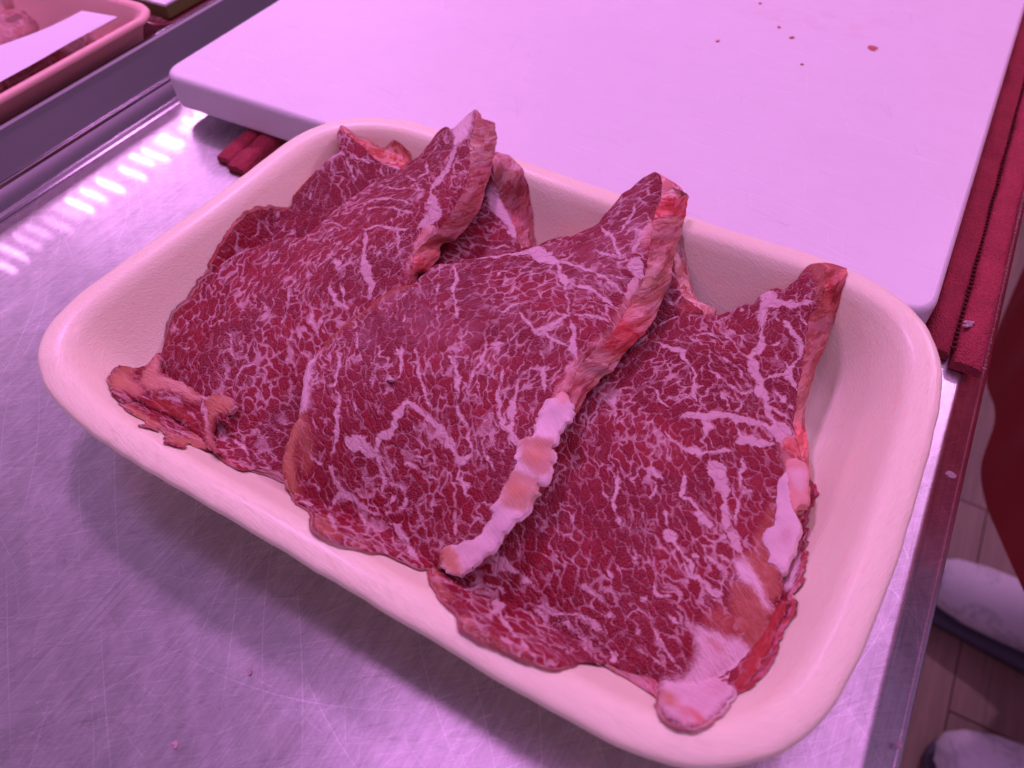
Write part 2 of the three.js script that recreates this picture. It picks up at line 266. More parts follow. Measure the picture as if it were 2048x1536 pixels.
// ---------------------------------------------------------------- red cloth under the board
{
  const terry = dataTex(512, 512, (x, y, c) => { const v = 0.5 * pvn(x / 4, y / 4, 128, 101) + 0.3 * pvn(x / 2, y / 5, 256, 102) + 0.2 * pvn(x / 24, y / 24, 21, 103); c[0] = c[1] = c[2] = v; });
  terry.repeat.set(14, 14);
  const tint = dataTex(256, 256, (x, y, c) => { const v = 0.75 + 0.5 * (0.5 * pvn(x / 3, y / 3, 85, 104) + 0.5 * pvn(x / 20, y / 20, 12, 105)); c[0] = 0.40 * v; c[1] = 0.045 * v; c[2] = 0.070 * v; }, true);
  tint.repeat.set(12, 12);
  const cloth = phy({ color: 0xffffff, map: tint, bumpMap: terry, bumpScale: 0.0011, roughness: 0.92, sheen: 0.5, sheenColor: lin(0.35, 0.05, 0.09), sheenRoughness: 0.6 });
  const t = thing('folded_cloth', 'dark red folded cloth with stitched ridges lying under the cutting board', 'cloth');
  const ridge = (x0, x1, zf, zb, y, seed) => {
    const n = 16, rings = [], seg = 160;
    for (let k = 0; k <= seg; k++) {
      const z = mix(zf, zb, k / seg), end = Math.min(1, k / 3), r = [];
      const crease = 1 - 0.20 * Math.pow(Math.max(0, 1 - Math.abs(((k + seed * 7) % 19) - 9) / 0.9), 1);
      for (let i = 0; i <= n; i++) { const a = Math.PI * i / n, c = -Math.cos(a), sy = Math.pow(Math.sin(a), 0.42); r.push([mix(x0, x1, 0.5 + 0.5 * Math.sign(c) * Math.pow(Math.abs(c), 0.75)) + 0.0008 * (vn(z * 60, i * 0.4, seed) - 0.5), 0.0004 + (y * sy * (0.55 + 0.45 * Math.sqrt(end))) * crease * (0.94 + 0.12 * vn(z * 45, i * 0.3, seed + 2)), z + (k === 0 ? 0.0006 * vn(i, 1, seed) : 0)]); }
      rings.push(r);
    }
    const g = ringSurf(rings, false);
    const f = rings[0], pos = [], uv = [], idx = []; f.forEach((p) => { pos.push(...p); uv.push(p[0], p[1]); }); pos.push((x0 + x1) / 2, 0.0004, zf); uv.push((x0 + x1) / 2, 0); for (let i = 0; i < n; i++) idx.push(i, n + 1, i + 1);
    return mergeGeometries([g, surf(pos, uv, idx)]);
  };
  mesh('fold_ridge', ridge(0.0395, 0.0515, -0.2868, -1.25, 0.0092, 3), cloth, t);
  mesh('fold_ridge', ridge(0.0525, 0.0650, -0.2828, -1.25, 0.0098, 5), cloth, t);
  mesh('fold_ridge', ridge(-0.3475, -0.3365, -0.2530, -1.25, 0.0072, 7), cloth, t);
  mesh('fold_ridge', ridge(-0.3360, -0.3225, -0.2490, -1.25, 0.0078, 9), cloth, t);
  const mid = new THREE.BoxGeometry(0.358, 0.0078, 0.96); mid.translate(-0.1415, 0.0045, -0.765); mesh('cloth_layer', gridUV(mid), cloth, t);
  const st = [], R = rng(77);
  for (let z = -0.290; z > -0.75; z -= 0.0031) { const g = new THREE.CapsuleGeometry(0.0007, 0.0016, 3, 6); g.rotateZ(Math.PI / 2); g.rotateY(0.3 * (R() - 0.5)); g.translate(0.052, 0.0058 + 0.0006 * R(), z); st.push(g); }
  ud(mesh('seam_stitching', mergeGeometries(st), std({ color: lin(0.16, 0.012, 0.022), roughness: 0.9 }), t), null, null, null, 'stuff');
  const lp = [];
  for (let z = -0.284; z > -0.75; z -= 0.0034) { if (R() < 0.2) continue; const g = new THREE.CapsuleGeometry(0.00035, 0.0012, 3, 6); g.rotateZ(Math.PI / 2 + 0.6 * (R() - 0.5)); g.translate(0.0655, 0.0035 + 0.002 * R(), z); lp.push(g); }
  ud(mesh('edge_loops', mergeGeometries(lp), std({ color: lin(0.5, 0.28, 0.3), roughness: 0.9 }), t), null, null, null, 'stuff');
}
// ---------------------------------------------------------------- meat
// A slice is a slab: an outline, a height for its upper face at some places, and a cut edge that falls to the slice or tray below.
function rbf(pts) {                                   // smooth surface through [x, z, y] points
  const n = pts.length, c = 0.018, A = [], m = pts.reduce((s, p) => s + p[2], 0) / n, phi = (a, b) => Math.sqrt((a[0] - b[0]) ** 2 + (a[1] - b[1]) ** 2 + c * c);
  for (let i = 0; i < n; i++) { A.push([]); for (let j = 0; j < n; j++) A[i].push(phi(pts[i], pts[j]) + (i === j ? -0.005 : 0)); A[i].push(pts[i][2] - m); }
  for (let i = 0; i < n; i++) { let k = i; for (let r = i + 1; r < n; r++) if (Math.abs(A[r][i]) > Math.abs(A[k][i])) k = r; [A[i], A[k]] = [A[k], A[i]]; for (let r = 0; r < n; r++) if (r !== i) { const f = A[r][i] / A[i][i]; for (let q = i; q <= n; q++) A[r][q] -= f * A[i][q]; } }
  const w = A.map((r, i) => r[n] / r[i]);
  return (x, z) => { let s = m; for (let i = 0; i < n; i++) s += w[i] * Math.sqrt((pts[i][0] - x) ** 2 + (pts[i][1] - z) ** 2 + c * c); return s; };
}
const LEAN_D = [0.21, 0.007, 0.020], LEAN_M = [0.325, 0.017, 0.034], LEAN_P = [0.38, 0.070, 0.105], FAT = [0.63, 0.375, 0.405], FATW = [0.76, 0.56, 0.56], BROWN = [0.34, 0.085, 0.035], ORANGE = [0.56, 0.23, 0.13], PEACH = [0.72, 0.34, 0.25], BLOOD = [0.52, 0.025, 0.015], PINKFAT = [0.76, 0.36, 0.30];
const css = (c, a = 1) => `rgba(${c.map((v) => Math.round(toS(v))).join(',')},${a})`;

function meatTexture(S, lay, bounds) {
  const res = S.res ?? 0.00018, [x0, z0, x1, z1] = bounds, w = Math.min(2000, Math.ceil((x1 - x0) / res)), h = Math.min(2000, Math.ceil((z1 - z0) / res));
  const px = (p) => { const q = lay(p); return [(q[0] - x0) / res, (q[2] - z0) / res]; };
  const scale = S.mpp / res;                          // texture pixels per photograph pixel, about
  const mk = () => { const c = document.createElement('canvas'); c.width = w; c.height = h; const g = c.getContext('2d'); g.lineCap = g.lineJoin = 'round'; return g; };
  const gv = mk(); gv.fillStyle = '#000'; gv.fillRect(0, 0, w, h); gv.strokeStyle = '#fff'; gv.fillStyle = '#fff';
  for (const [win, wd, ...v] of S.veins ?? []) {       // each vein swells and thins along its length
    const P = W(win, ...v).map(px), cu = new THREE.CatmullRomCurve3(P.map((p) => new THREE.Vector3(p[0], p[1], 0)), false, 'centripetal');
    const L = cu.getLength(), n = Math.max(6, Math.ceil(L / 3));
    for (let i = 0; i <= n; i++) { const t = i / n, p = cu.getPoint(t), e = Math.min(1, 0.3 + 2.6 * Math.min(t, 1 - t)); const r = wd * K * scale * (wd > 40 ? 0.62 : 0.52) * e * (0.5 + 0.9 * vn(i * 0.22, v[0], 211)); gv.beginPath(); gv.arc(p.x, p.y, Math.max(0.6, r), 0, 7); gv.fill(); }
  }
  const gp = mk();
  for (const [win, col, al, ...v] of S.paint ?? []) { const P = W(win, ...v).map(px); gp.fillStyle = css(col, al); gp.beginPath(); P.forEach((p, i) => (i ? gp.lineTo(p[0], p[1]) : gp.moveTo(p[0], p[1]))); gp.closePath(); gp.fill(); }
  const soft = (src, r) => { const A = new Float32Array(w * h * 4), B = new Float32Array(w * h * 4); for (let i = 0; i < w * h; i++) { const a = src[i * 4 + 3]; A[i * 4] = src[i * 4] * a; A[i * 4 + 1] = src[i * 4 + 1] * a; A[i * 4 + 2] = src[i * 4 + 2] * a; A[i * 4 + 3] = a; }
    for (let pass = 0; pass < 2; pass++) { for (let y = 0; y < h; y++) for (let q = 0; q < 4; q++) { let s = 0; for (let x = -r; x < w; x++) { if (x + r < w) s += A[(y * w + x + r) * 4 + q]; if (x - r - 1 >= 0) s -= A[(y * w + x - r - 1) * 4 + q]; if (x >= 0) B[(y * w + x) * 4 + q] = s / (2 * r + 1); } } for (let x = 0; x < w; x++) for (let q = 0; q < 4; q++) { let s = 0; for (let y = -r; y < h; y++) { if (y + r < h) s += B[((y + r) * w + x) * 4 + q]; if (y - r - 1 >= 0) s -= B[((y - r - 1) * w + x) * 4 + q]; if (y >= 0) A[(y * w + x) * 4 + q] = s / (2 * r + 1); } } }
    for (let i = 0; i < w * h; i++) { const a = A[i * 4 + 3]; if (a > 0.01) for (let q = 0; q < 3; q++) A[i * 4 + q] /= a; } return A; };
  const V = (() => { const a = gv.getImageData(0, 0, w, h).data; let A = new Float32Array(w * h), B = new Float32Array(w * h); for (let i = 0; i < w * h; i++) A[i] = a[i * 4]; const r = 2; for (let p = 0; p < 2; p++) { for (let y = 0; y < h; y++) for (let x = r; x < w - r; x++) { let s = 0; for (let k = -r; k <= r; k++) s += A[y * w + x + k]; B[y * w + x] = s / 5; } for (let y = r; y < h - r; y++) for (let x = 0; x < w; x++) { let s = 0; for (let k = -r; k <= r; k++) s += B[(y + k) * w + x]; A[y * w + x] = s / 5; } } const o = new Float32Array(w * h * 4); for (let i = 0; i < w * h; i++) o[i * 4] = A[i]; return o; })(), PA = S.paint ? soft(gp.getImageData(0, 0, w, h).data, S.on ? 4 : 6) : gp.getImageData(0, 0, w, h).data;
  // fibre directions, from a few places
  const D = (S.dirs ?? [[0, 0, 0, 80, 1.6, 1]]).map(([win, x, y, ang, asp, lw]) => { const a = W(win, x, y)[0], r = ang * Math.PI / 180, p = px(a), q = px([a[0] + 20 * Math.cos(r), a[1] + 20 * Math.sin(r)]); const l = Math.hypot(q[0] - p[0], q[1] - p[1]); return { x: p[0] * res, y: p[1] * res, c: (q[0] - p[0]) / l, s: (q[1] - p[1]) / l, asp, lw }; });
  const dirAt = (x, y) => { let a = 0, b = 0, A = 0, Lw = 0, t = 0; for (const d of D) { const k = 1 / ((x - d.x) ** 2 + (y - d.y) ** 2 + 1e-5) ** 1.5; a += k * (d.c * d.c - d.s * d.s); b += k * 2 * d.c * d.s; A += k * d.asp; Lw += k * d.lw; t += k; } const th = 0.5 * Math.atan2(b, a); return [Math.cos(th), Math.sin(th), A / t, Lw / t]; };
  const seedCache = (gs, sd, more = 1) => { const nx = Math.ceil(w * res / gs) + 6, ny = Math.ceil(h * res / gs) + 6, a = new Float32Array(nx * ny * 7); for (let j = 0; j < ny; j++) for (let i = 0; i < nx; i++) { const o = (j * nx + i) * 7, x = (i - 3 + 0.5 + 0.95 * (hash2(i, j, sd) - 0.5)) * gs, y = (j - 3 + 0.5 + 0.95 * (hash2(i, j, sd + 1) - 0.5)) * gs, d = dirAt(x, y), as = Math.sqrt(1.3 * more * d[2] * (0.75 + 0.5 * hash2(i, j, sd + 2))); a[o] = x; a[o + 1] = y; a[o + 2] = d[0]; a[o + 3] = d[1]; a[o + 4] = as; a[o + 5] = gs * 0.45 * (hash2(i, j, sd + 3) - 0.5); a[o + 6] = d[3]; } return { a, nx, ny, gs }; };
  const out = [0, 0, 0, 0, 0, 0];
  const vor = (c, x, y) => { const { a, nx, ny, gs } = c, ci = Math.floor(x / gs) + 3, cj = Math.floor(y / gs) + 3; let d1 = 1e9, d2 = 1e9, d3 = 1e9, k1 = 0, k2 = 0; for (let j = Math.max(0, cj - 2); j <= Math.min(ny - 1, cj + 2); j++) for (let i = Math.max(0, ci - 2); i <= Math.min(nx - 1, ci + 2); i++) { const o = (j * nx + i) * 7, ux = x - a[o], uy = y - a[o + 1], al = (ux * a[o + 2] + uy * a[o + 3]) / a[o + 4], ac = (uy * a[o + 2] - ux * a[o + 3]) * a[o + 4], d = Math.sqrt(al * al + ac * ac) - a[o + 5]; if (d < d1) { d3 = d2; d2 = d1; k2 = k1; d1 = d; k1 = o; } else if (d < d2) { d3 = d2; d2 = d; k2 = o; } else if (d < d3) d3 = d; } const rk = 0.0005, ux = a[k2] - a[k1], uy = a[k2 + 1] - a[k1 + 1]; out[0] = -rk * Math.log(Math.exp(-(d2 - d1) / rk) + 0.85 * Math.exp(-(d3 - d1) / rk)); out[1] = Math.abs(ux * a[k1 + 2] + uy * a[k1 + 3]) / (Math.hypot(ux, uy) + 1e-9); out[2] = k1 / 7; out[3] = a[k1 + 6]; const lo = Math.min(k1, k2), hi = Math.max(k1, k2); out[4] = hash2(lo, hi, 17); out[5] = Math.exp(-(d3 - d1) / 0.0011); return out; };
  const gs = S.cell ?? 0.0046, cA = seedCache(gs, S.seed), cB = seedCache(gs * 0.5, S.seed + 9, 2.2);
  const D2 = 24, dg = []; let dw = 0;
  const bump = new Float32Array(w * h), rough = new Float32Array(w * h), sd = S.seed;
  const map = dataTex(w, h, (i, j, c) => {
    const X = i * res, Y = j * res;
    const wx = (fbm(X * 150, Y * 150, sd + 20, 2) - 0.5) * 0.0036 + (vn(X * 430, Y * 430, sd + 22) - 0.5) * 0.0022, wy = (fbm(X * 150, Y * 150, sd + 25, 2) - 0.5) * 0.0036 + (vn(X * 430, Y * 430, sd + 27) - 0.5) * 0.0022, fx = (vn(X * 1700, Y * 1700, sd + 30) - 0.5) * 0.0006, fy = (vn(X * 1700, Y * 1700, sd + 31) - 0.5) * 0.0006;
    const n1 = fbm(X * 50, Y * 50, sd + 40, 3), n2 = fbm(X * 130, Y * 130, sd + 45, 3), n3 = vn(X * 3200, Y * 3200, sd + 50);
    let v = vor(cA, X + wx + fx, Y + wy + fy), e = v[0], along = 1 - 0.45 * v[1] * v[1]; const id = v[2], lw = v[3], each = sst(-0.25, 0.95, v[4]), node = v[5];
    const mod = sst(0.25, 0.72, n2), reg = 0.3 + 0.95 * sst(0.32, 0.62, n1), wd = lw * along * (0.00030 + (0.00034 + 0.00042 * each * each) * mod * reg + 0.00030 * node * each);
    let fat = 0.62 * sst(wd * 2.3, 0, e) * (0.50 + 0.50 * sst(0.02, 0.45, (0.25 + each) * mod * reg * along)) * (0.72 + 0.56 * vn(X * 700, Y * 700, sd + 33));
    v = vor(cB, X + wx * 0.5 + fx, Y + wy * 0.5 + fy);
    const m2 = sst(0.46, 0.66, fbm(X * 120 + 9, Y * 120, sd + 60, 2)), w2 = 0.00026;
    fat = Math.max(fat, (0.02 + 0.30 * m2) * sst(w2 * 1.5, w2 * 0.3, v[0]) * sst(0.4, 0.65, n2 + 0.2 * (n3 - 0.5)));
    const n4 = V[(j * w + i) * 4] > 2 ? vn(X * 620, Y * 620, sd + 35) * 0.6 + vn(X * 1600, Y * 1600, sd + 36) * 0.4 : 0.2;
    // traced veins, looked up a little off their place so that their sides are ragged
    const qi = Math.round(i + (wx * 0.5 + fx * 1.3) / res), qj = Math.round(j + (wy * 0.5 + fy * 1.3) / res), q = (Math.min(h - 1, Math.max(0, qj)) * w + Math.min(w - 1, Math.max(0, qi))) * 4;
    fat = Math.max(fat, 0.84 * sst(0.18, 0.86, V[q] / 255 + 0.55 * (n4 - 0.5))); fat = Math.min(1, fat);
    const d = dirAt_(X, Y), al = X * d[0] + Y * d[1], ac = Y * d[0] - X * d[1];
    const fib = vn(al * 350, ac * 2600, sd + 70) * 0.6 + vn(al * 900, ac * 5200, sd + 71) * 0.4;
    const R = sst(0.46, 0.62, fbm(X * 48 + 4, Y * 48, sd + 80, 3));      // where the knife left the fibres rough
    const t = Math.min(1, Math.max(0, 0.25 + 0.9 * (n1 - 0.35) + 0.45 * (fib - 0.5) + 0.35 * (hash2(id, 3, sd) - 0.5)));
    const k = R * (0.35 + 0.5 * n3), g1 = 0.86 + 0.28 * vn(X * 2200, Y * 2200, sd + 90);
    const f2 = 0.5 + 0.5 * vn(X * 600, Y * 600, sd + 95);
    for (let q3 = 0; q3 < 3; q3++) { let b = mix(LEAN_D[q3], LEAN_M[q3], t); b = mix(b, LEAN_P[q3], 0.55 * k) * g1; c[q3] = mix(b, mix(FAT[q3], FATW[q3], f2), fat * 0.92); }
    let hgt = 0.30 + 0.22 * sst(0, 0.0016, e) + 0.10 * fat + (1 - fat) * (0.30 * (fib - 0.5) + (0.25 + 0.6 * R) * (n3 - 0.5)) + 0.25 * (n2 - 0.5);
    const pa = PA[q + 3] / 255;
    if (pa > 0) { const m = pa * sst(0.05, 0.4, 0.35 + 0.5 * (n2 - 0.4) + pa * 0.2), s = S.on ? 0.88 + 0.24 * (0.25 * fib + 0.75 * n2) : 0.80 + 0.4 * (0.6 * fib + 0.4 * n2); for (let q3 = 0; q3 < 3; q3++) { const lv = PA[q + q3] / 255, l = lv <= 0.04045 ? lv / 12.92 : Math.pow((lv + 0.055) / 1.055, 2.4); c[q3] = mix(c[q3], l * s, m); } hgt = mix(hgt, 0.5 + (S.on ? 0.10 : 0.30) * (fib - 0.5) + 0.35 * (n2 - 0.5), m); fat = mix(fat, 0.6, m); }
    bump[j * w + i] = hgt; rough[j * w + i] = mix(0.40, 0.52, fat) - 0.06 * R;
  }, true);
  function dirAt_(X, Y) { if (!dw) { dw = Math.ceil(w / D2) + 2; for (let b = 0; b < Math.ceil(h / D2) + 2; b++) for (let a = 0; a < dw; a++) dg.push(dirAt(a * D2 * res, b * D2 * res)); } return dg[Math.round(Y / res / D2) * dw + Math.round(X / res / D2)]; }
  const bm = dataTex(w, h, (i, j, c) => { c[0] = c[1] = c[2] = Math.min(1, Math.max(0, bump[j * w + i])); });
  const rm = dataTex(w, h, (i, j, c) => { c[0] = 0; c[1] = rough[j * w + i]; c[2] = 0; });
  for (const t of [map, bm, rm]) t.wrapS = t.wrapT = THREE.ClampToEdgeWrapping;
  return phy({ map, bumpMap: bm, bumpScale: S.bump ?? 0.0012, roughness: 1, roughnessMap: rm, clearcoat: 0.025, clearcoatRoughness: 0.2, specularIntensity: 0.42 });
}
// the cut edge: browned lean crossed by fat, on a tile 8 cm long and 2 cm high
function edgeTexture(seed, base, alt) {
  const w = 1024, h = 256, b = new Float32Array(w * h);
  const map = dataTex(w, h, (i, j, c) => {
    const x = i / 128, y = j / 128, wx = pvn(i / 20, j / 20, 1024, seed) - 0.5;
    const n = pvn(i / 64, j / 64, 16, seed + 1) * 0.5 + pvn(i / 16, j / 16, 64, seed + 2) * 0.3 + pvn(i / 4, j / 4, 256, seed + 3) * 0.2, m = pvn(i / 48 + wx * 0.6, j / 22, 1024, seed + 5), f = pvn((i + 30 * wx) / 9, (j) / 34, 1024, seed + 6);
    const ln = sst(0.06, 0.0, Math.abs(m - 0.5)) * sst(0.35, 0.6, n) + 0.6 * sst(0.05, 0, Math.abs(f - 0.5)) * sst(0.45, 0.65, n);
    const t = sst(0.42, 0.62, n), g = 0.8 + 0.4 * pvn(i / 3, j / 3, 341, seed + 8);
    const bl = sst(0.56, 0.72, pvn(i / 30 + 2 * wx, j / 34, 1024, seed + 11)), dk = sst(0.55, 0.75, pvn(i / 28 + 2 * wx, j / 40, 1024, seed + 12)); for (let k = 0; k < 3; k++) c[k] = mix(mix(mix(base[k], alt[k], t), LEAN_M[k], 0.7 * dk) * g, FAT[k], Math.min(0.85, ln + 0.4 * bl));
    b[j * w + i] = 0.5 + 0.5 * (n - 0.5) + 0.3 * (f - 0.5) + 0.25 * ln;
  }, true);
  const bm = dataTex(w, h, (i, j, c) => { c[0] = c[1] = c[2] = Math.min(1, Math.max(0, b[j * w + i])); });
  for (const t of [map, bm]) t.repeat.set(12.5, 50);
  return phy({ map, bumpMap: bm, bumpScale: 0.00045, roughness: 0.5, clearcoat: 0.08, clearcoatRoughness: 0.35, vertexColors: true });
}
const EDGE_RED = edgeTexture(300, [0.34, 0.045, 0.045], [0.46, 0.12, 0.085]), EDGE_BROWN = edgeTexture(320, [0.40, 0.12, 0.10], [0.58, 0.26, 0.21]);

function slab(S, parent, faceName, edgeName) {
  const H0 = S.on ? (x, z) => S.on(x, z) + (S.above ?? 0.0005) : rbf(S.h.map(([win, x, y, hh]) => { const p = W(win, x, y)[0], q = un(p[0], p[1], hh); return [q[0], q[2], hh]; }));
  const wav = (x, z) => (S.wave ?? 0.0007) * (fbm(x * 55, z * 55, S.seed + 3, 3) - 0.5) * 2;
  const lift = S.lift ?? 0.003, Hs = (x, z) => Math.max(H0(x, z) + wav(x, z), trayY(x, z) + lift);
  const lay = (p) => { let hh = 0.025, q; for (let k = 0; k < 30; k++) { q = un(p[0], p[1], hh); hh = mix(hh, Hs(q[0], q[2]), 0.35); } return un(p[0], p[1], hh); };
  // outline: photograph points, some with a second one where the foot of the cut edge shows
  const ctl = S.out.map((o) => { const p = W(o[0], o[1], o[2])[0], P = lay(p); let off = null; if (o.length > 3) { const q = W(o[0], o[3], o[4])[0], Q = un(q[0], q[1], P[1] - (o[5] ?? 0.007)); off = [Q[0] - P[0], Q[1] - P[1], Q[2] - P[2]]; } return { P, off }; });
  const n = ctl.length, pts = [], offs = [];
  let area = 0; for (let i = 0; i < n; i++) { const a = ctl[i].P, b = ctl[(i + 1) % n].P; area += a[0] * b[2] - b[0] * a[2]; }
  const sg = area > 0 ? 1 : -1;
  ctl.forEach((c, i) => { if (c.off) return; const a = ctl[(i + n - 1) % n].P, b = ctl[(i + 1) % n].P, dx = b[0] - a[0], dz = b[2] - a[2], l = Math.hypot(dx, dz); const o = S.flare ?? 0.0012; c.off = [sg * dz / l * o, -(S.thick ?? 0.009), -sg * dx / l * o]; });
  const cu = new THREE.CatmullRomCurve3(ctl.map((c) => new THREE.Vector3(...c.P)), true, 'centripetal');
  const cnt = Math.ceil(cu.getLength() / 0.0009);
  // parameter of each control point runs evenly in getPoint
  for (let i = 0; i < n; i++) { const a = ctl[i], b = ctl[(i + 1) % n], L = Math.hypot(a.P[0] - b.P[0], a.P[2] - b.P[2]), m = Math.max(1, Math.round(L / 0.0009)); for (let k = 0; k < m; k++) { const t = k / m, p = cu.getPoint(((i + t) / n) % 1); const j = (S.jag ?? 0.0006); pts.push([p.x + j * (fbm(p.x * 420, p.z * 420, S.seed + 5, 3) - 0.5) * 2, p.z + j * (fbm(p.x * 420, p.z * 420, S.seed + 6, 3) - 0.5) * 2]); const e = t * t * (3 - 2 * t); offs.push([0, 1, 2].map((q) => mix(a.off[q], b.off[q], e))); } }
  let x0 = 1, x1 = -1, z0 = 1, z1 = -1; for (const p of pts) { x0 = Math.min(x0, p[0]); x1 = Math.max(x1, p[0]); z0 = Math.min(z0, p[1]); z1 = Math.max(z1, p[1]); }
  const step = S.step ?? 0.0013, rnd = S.round ?? 0.0022; x0 -= step * 2; z0 -= step * 2; x1 += step * 2; z1 += step * 2;
  const nx = Math.ceil((x1 - x0) / step), nz = Math.ceil((z1 - z0) / step), inn = new Uint8Array((nx + 1) * (nz + 1)), id = new Int32Array((nx + 1) * (nz + 1)).fill(-1);
  for (let j = 0; j <= nz; j++) for (let i = 0; i <= nx; i++) inn[j * (nx + 1) + i] = inside(pts, x0 + i * step, z0 + j * step) ? 1 : 0;
  const pos = [], uv = [], nor = [], idx = [], near = [];
  const Hd = (x, z) => { const d = polyDist(pts, x, z)[0], k = d < rnd ? rnd * 0.8 * (1 - Math.sqrt(Math.max(0, 1 - (1 - d / rnd) ** 2))) : 0; return Hs(x, z) - k; };
  const vert = (i, j) => { const k = j * (nx + 1) + i; if (id[k] >= 0) return id[k]; let x = x0 + i * step, z = z0 + j * step, nn = -1; if (!inn[k]) { const d = polyDist(pts, x, z), a = pts[d[1]], b = pts[(d[1] + 1) % pts.length]; x = mix(a[0], b[0], d[2]); z = mix(a[1], b[1], d[2]); nn = d[1]; } const e = 0.0007, y = inn[k] ? Hd(x, z) : Hs(x, z) - rnd * 0.8; const gx = (Hd(x + e, z) - Hd(x - e, z)) / (2 * e), gz = (Hd(x, z + e) - Hd(x, z - e)) / (2 * e), l = Math.hypot(gx, 1, gz); id[k] = pos.length / 3; pos.push(x, y, z); nor.push(-gx / l, 1 / l, -gz / l); uv.push((x - x0) / (x1 - x0), (z - z0) / (z1 - z0)); near.push(nn); return id[k]; };
  const edges = new Map(), tri = (a, b, c) => { if (a === b || b === c || a === c) return; idx.push(a, b, c); for (const [p, q] of [[a, b], [b, c], [c, a]]) { const k = q * 1e6 + p; if (edges.has(k)) edges.delete(k); else edges.set(p * 1e6 + q, [p, q]); } };
  for (let j = 0; j < nz; j++) for (let i = 0; i < nx; i++) { const s = inn[j * (nx + 1) + i] + inn[j * (nx + 1) + i + 1] + inn[(j + 1) * (nx + 1) + i] + inn[(j + 1) * (nx + 1) + i + 1]; if (!s) continue; const a = vert(i, j), b = vert(i + 1, j), c = vert(i, j + 1), d = vert(i + 1, j + 1); tri(a, c, b); tri(b, c, d); }
  const face = mesh(faceName, surf(pos, uv, idx, nor), S.material ?? meatTexture(S, lay, [x0, z0, x1, z1]), parent);
  // cut edge: walk the traced outline itself
  const rows = 7, rings = [];
  const top = pts.map((p) => Hs(p[0], p[1]) - rnd * 0.8 + 0.0001);
  for (let r = 0; r <= rows; r++) { const t = r / rows, bul = Math.pow(t, 0.7); rings.push(pts.map((p, i) => { const ro = S.ragged ?? (Math.hypot(offs[i][0], offs[i][2]) > 0.004 ? 0.0016 : 0.0004), o = offs[i], nx_ = Math.hypot(o[0], o[2]) || 1, w = (r ? 1 : 0) * ro * (fbm(i * 0.07 + r * 0.4, r * 0.5, S.seed + 8, 3) - 0.5) * 2 * (t < 0.99 ? 1 : 0.5), x = p[0] + o[0] * bul + o[0] / nx_ * w, z = p[1] + o[2] * bul + o[2] / nx_ * w; return [x, Math.max(top[i] + o[1] * t * 1.0, trayY(x, z) + 0.0006 + (1 - t) * 0.0008), z]; })); }
  const g = ringSurf(rings, true), col = [], R = S.tint ?? (() => [1, 1, 1]);
  for (let r = 0; r <= rows; r++) for (let i = 0; i <= pts.length; i++) { const k = i % pts.length, c = R(k / pts.length, r / rows, pts[k]); col.push(...c); }
  g.setAttribute('color', new THREE.Float32BufferAttribute(col, 3));
  if (edgeName) mesh(edgeName, g, S.edge ?? EDGE_RED, parent); else { face.geometry = mergeGeometries([face.geometry, (g.deleteAttribute('color'), (() => { const u = g.attributes.uv; for (let i = 0; i < u.count; i++) { const p = g.attributes.position; u.setXY(i, Math.min(1, Math.max(0, (p.getX(i) - x0) / (x1 - x0))), Math.min(1, Math.max(0, (p.getZ(i) - z0) / (z1 - z0)))); } return g; })())]); }
  return { face, lay, Hs };
}
const MPP = 0.00019;
const tintOf = (base, seed) => (u, t, p) => { const n = fbm(p[0] * 160, p[1] * 160, seed, 3), m = fbm(p[0] * 60 + 5, p[1] * 60, seed + 4, 2), k = base[3] ?? 0.35, v = 0.78 + 0.5 * n; return [base[0] * v, base[1] * v * (1 + k * (m - 0.5) * 3), base[2] * v * (1 + k * (m - 0.5) * 2)]; };
const tintSpots = (f, spots) => { const L = spots.map(([win, x, y, h, r, c]) => { const p = W(win, x, y)[0], q = un(p[0], p[1], h); return [q[0], q[2], r, c]; }); return (u, t, p) => { const o = f(u, t, p); for (const [x, z, r, c] of L) { const d = Math.hypot(p[0] - x, p[1] - z) / r + 0.5 * (fbm(p[0] * 300, p[1] * 300 + t, 77, 2) - 0.5), k = sst(1, 0.4, d); for (let q = 0; q < 3; q++) o[q] *= mix(1, c[q], k); } return o; }; };
const steaks = {};
function steak(key, label, S, flaps = []) {
  const t = thing('raw_steak', label, 'steak', [0, 0, 0], 'marbled raw steaks laid in the foam tray'); S.mpp = MPP;
  const r = slab(S, t, 'lean_face', 'cut_edge');
  for (const f of flaps) { f.mpp = MPP; if (f.name === 'fat_flap') f.on = r.Hs; slab(f, t, f.name ?? 'fat_flap', null); }
  steaks[key] = r; return t;
}
const DARKRED = [0.5, 0.085, 0.06], REDBROWN = [0.42, 0.12, 0.075];
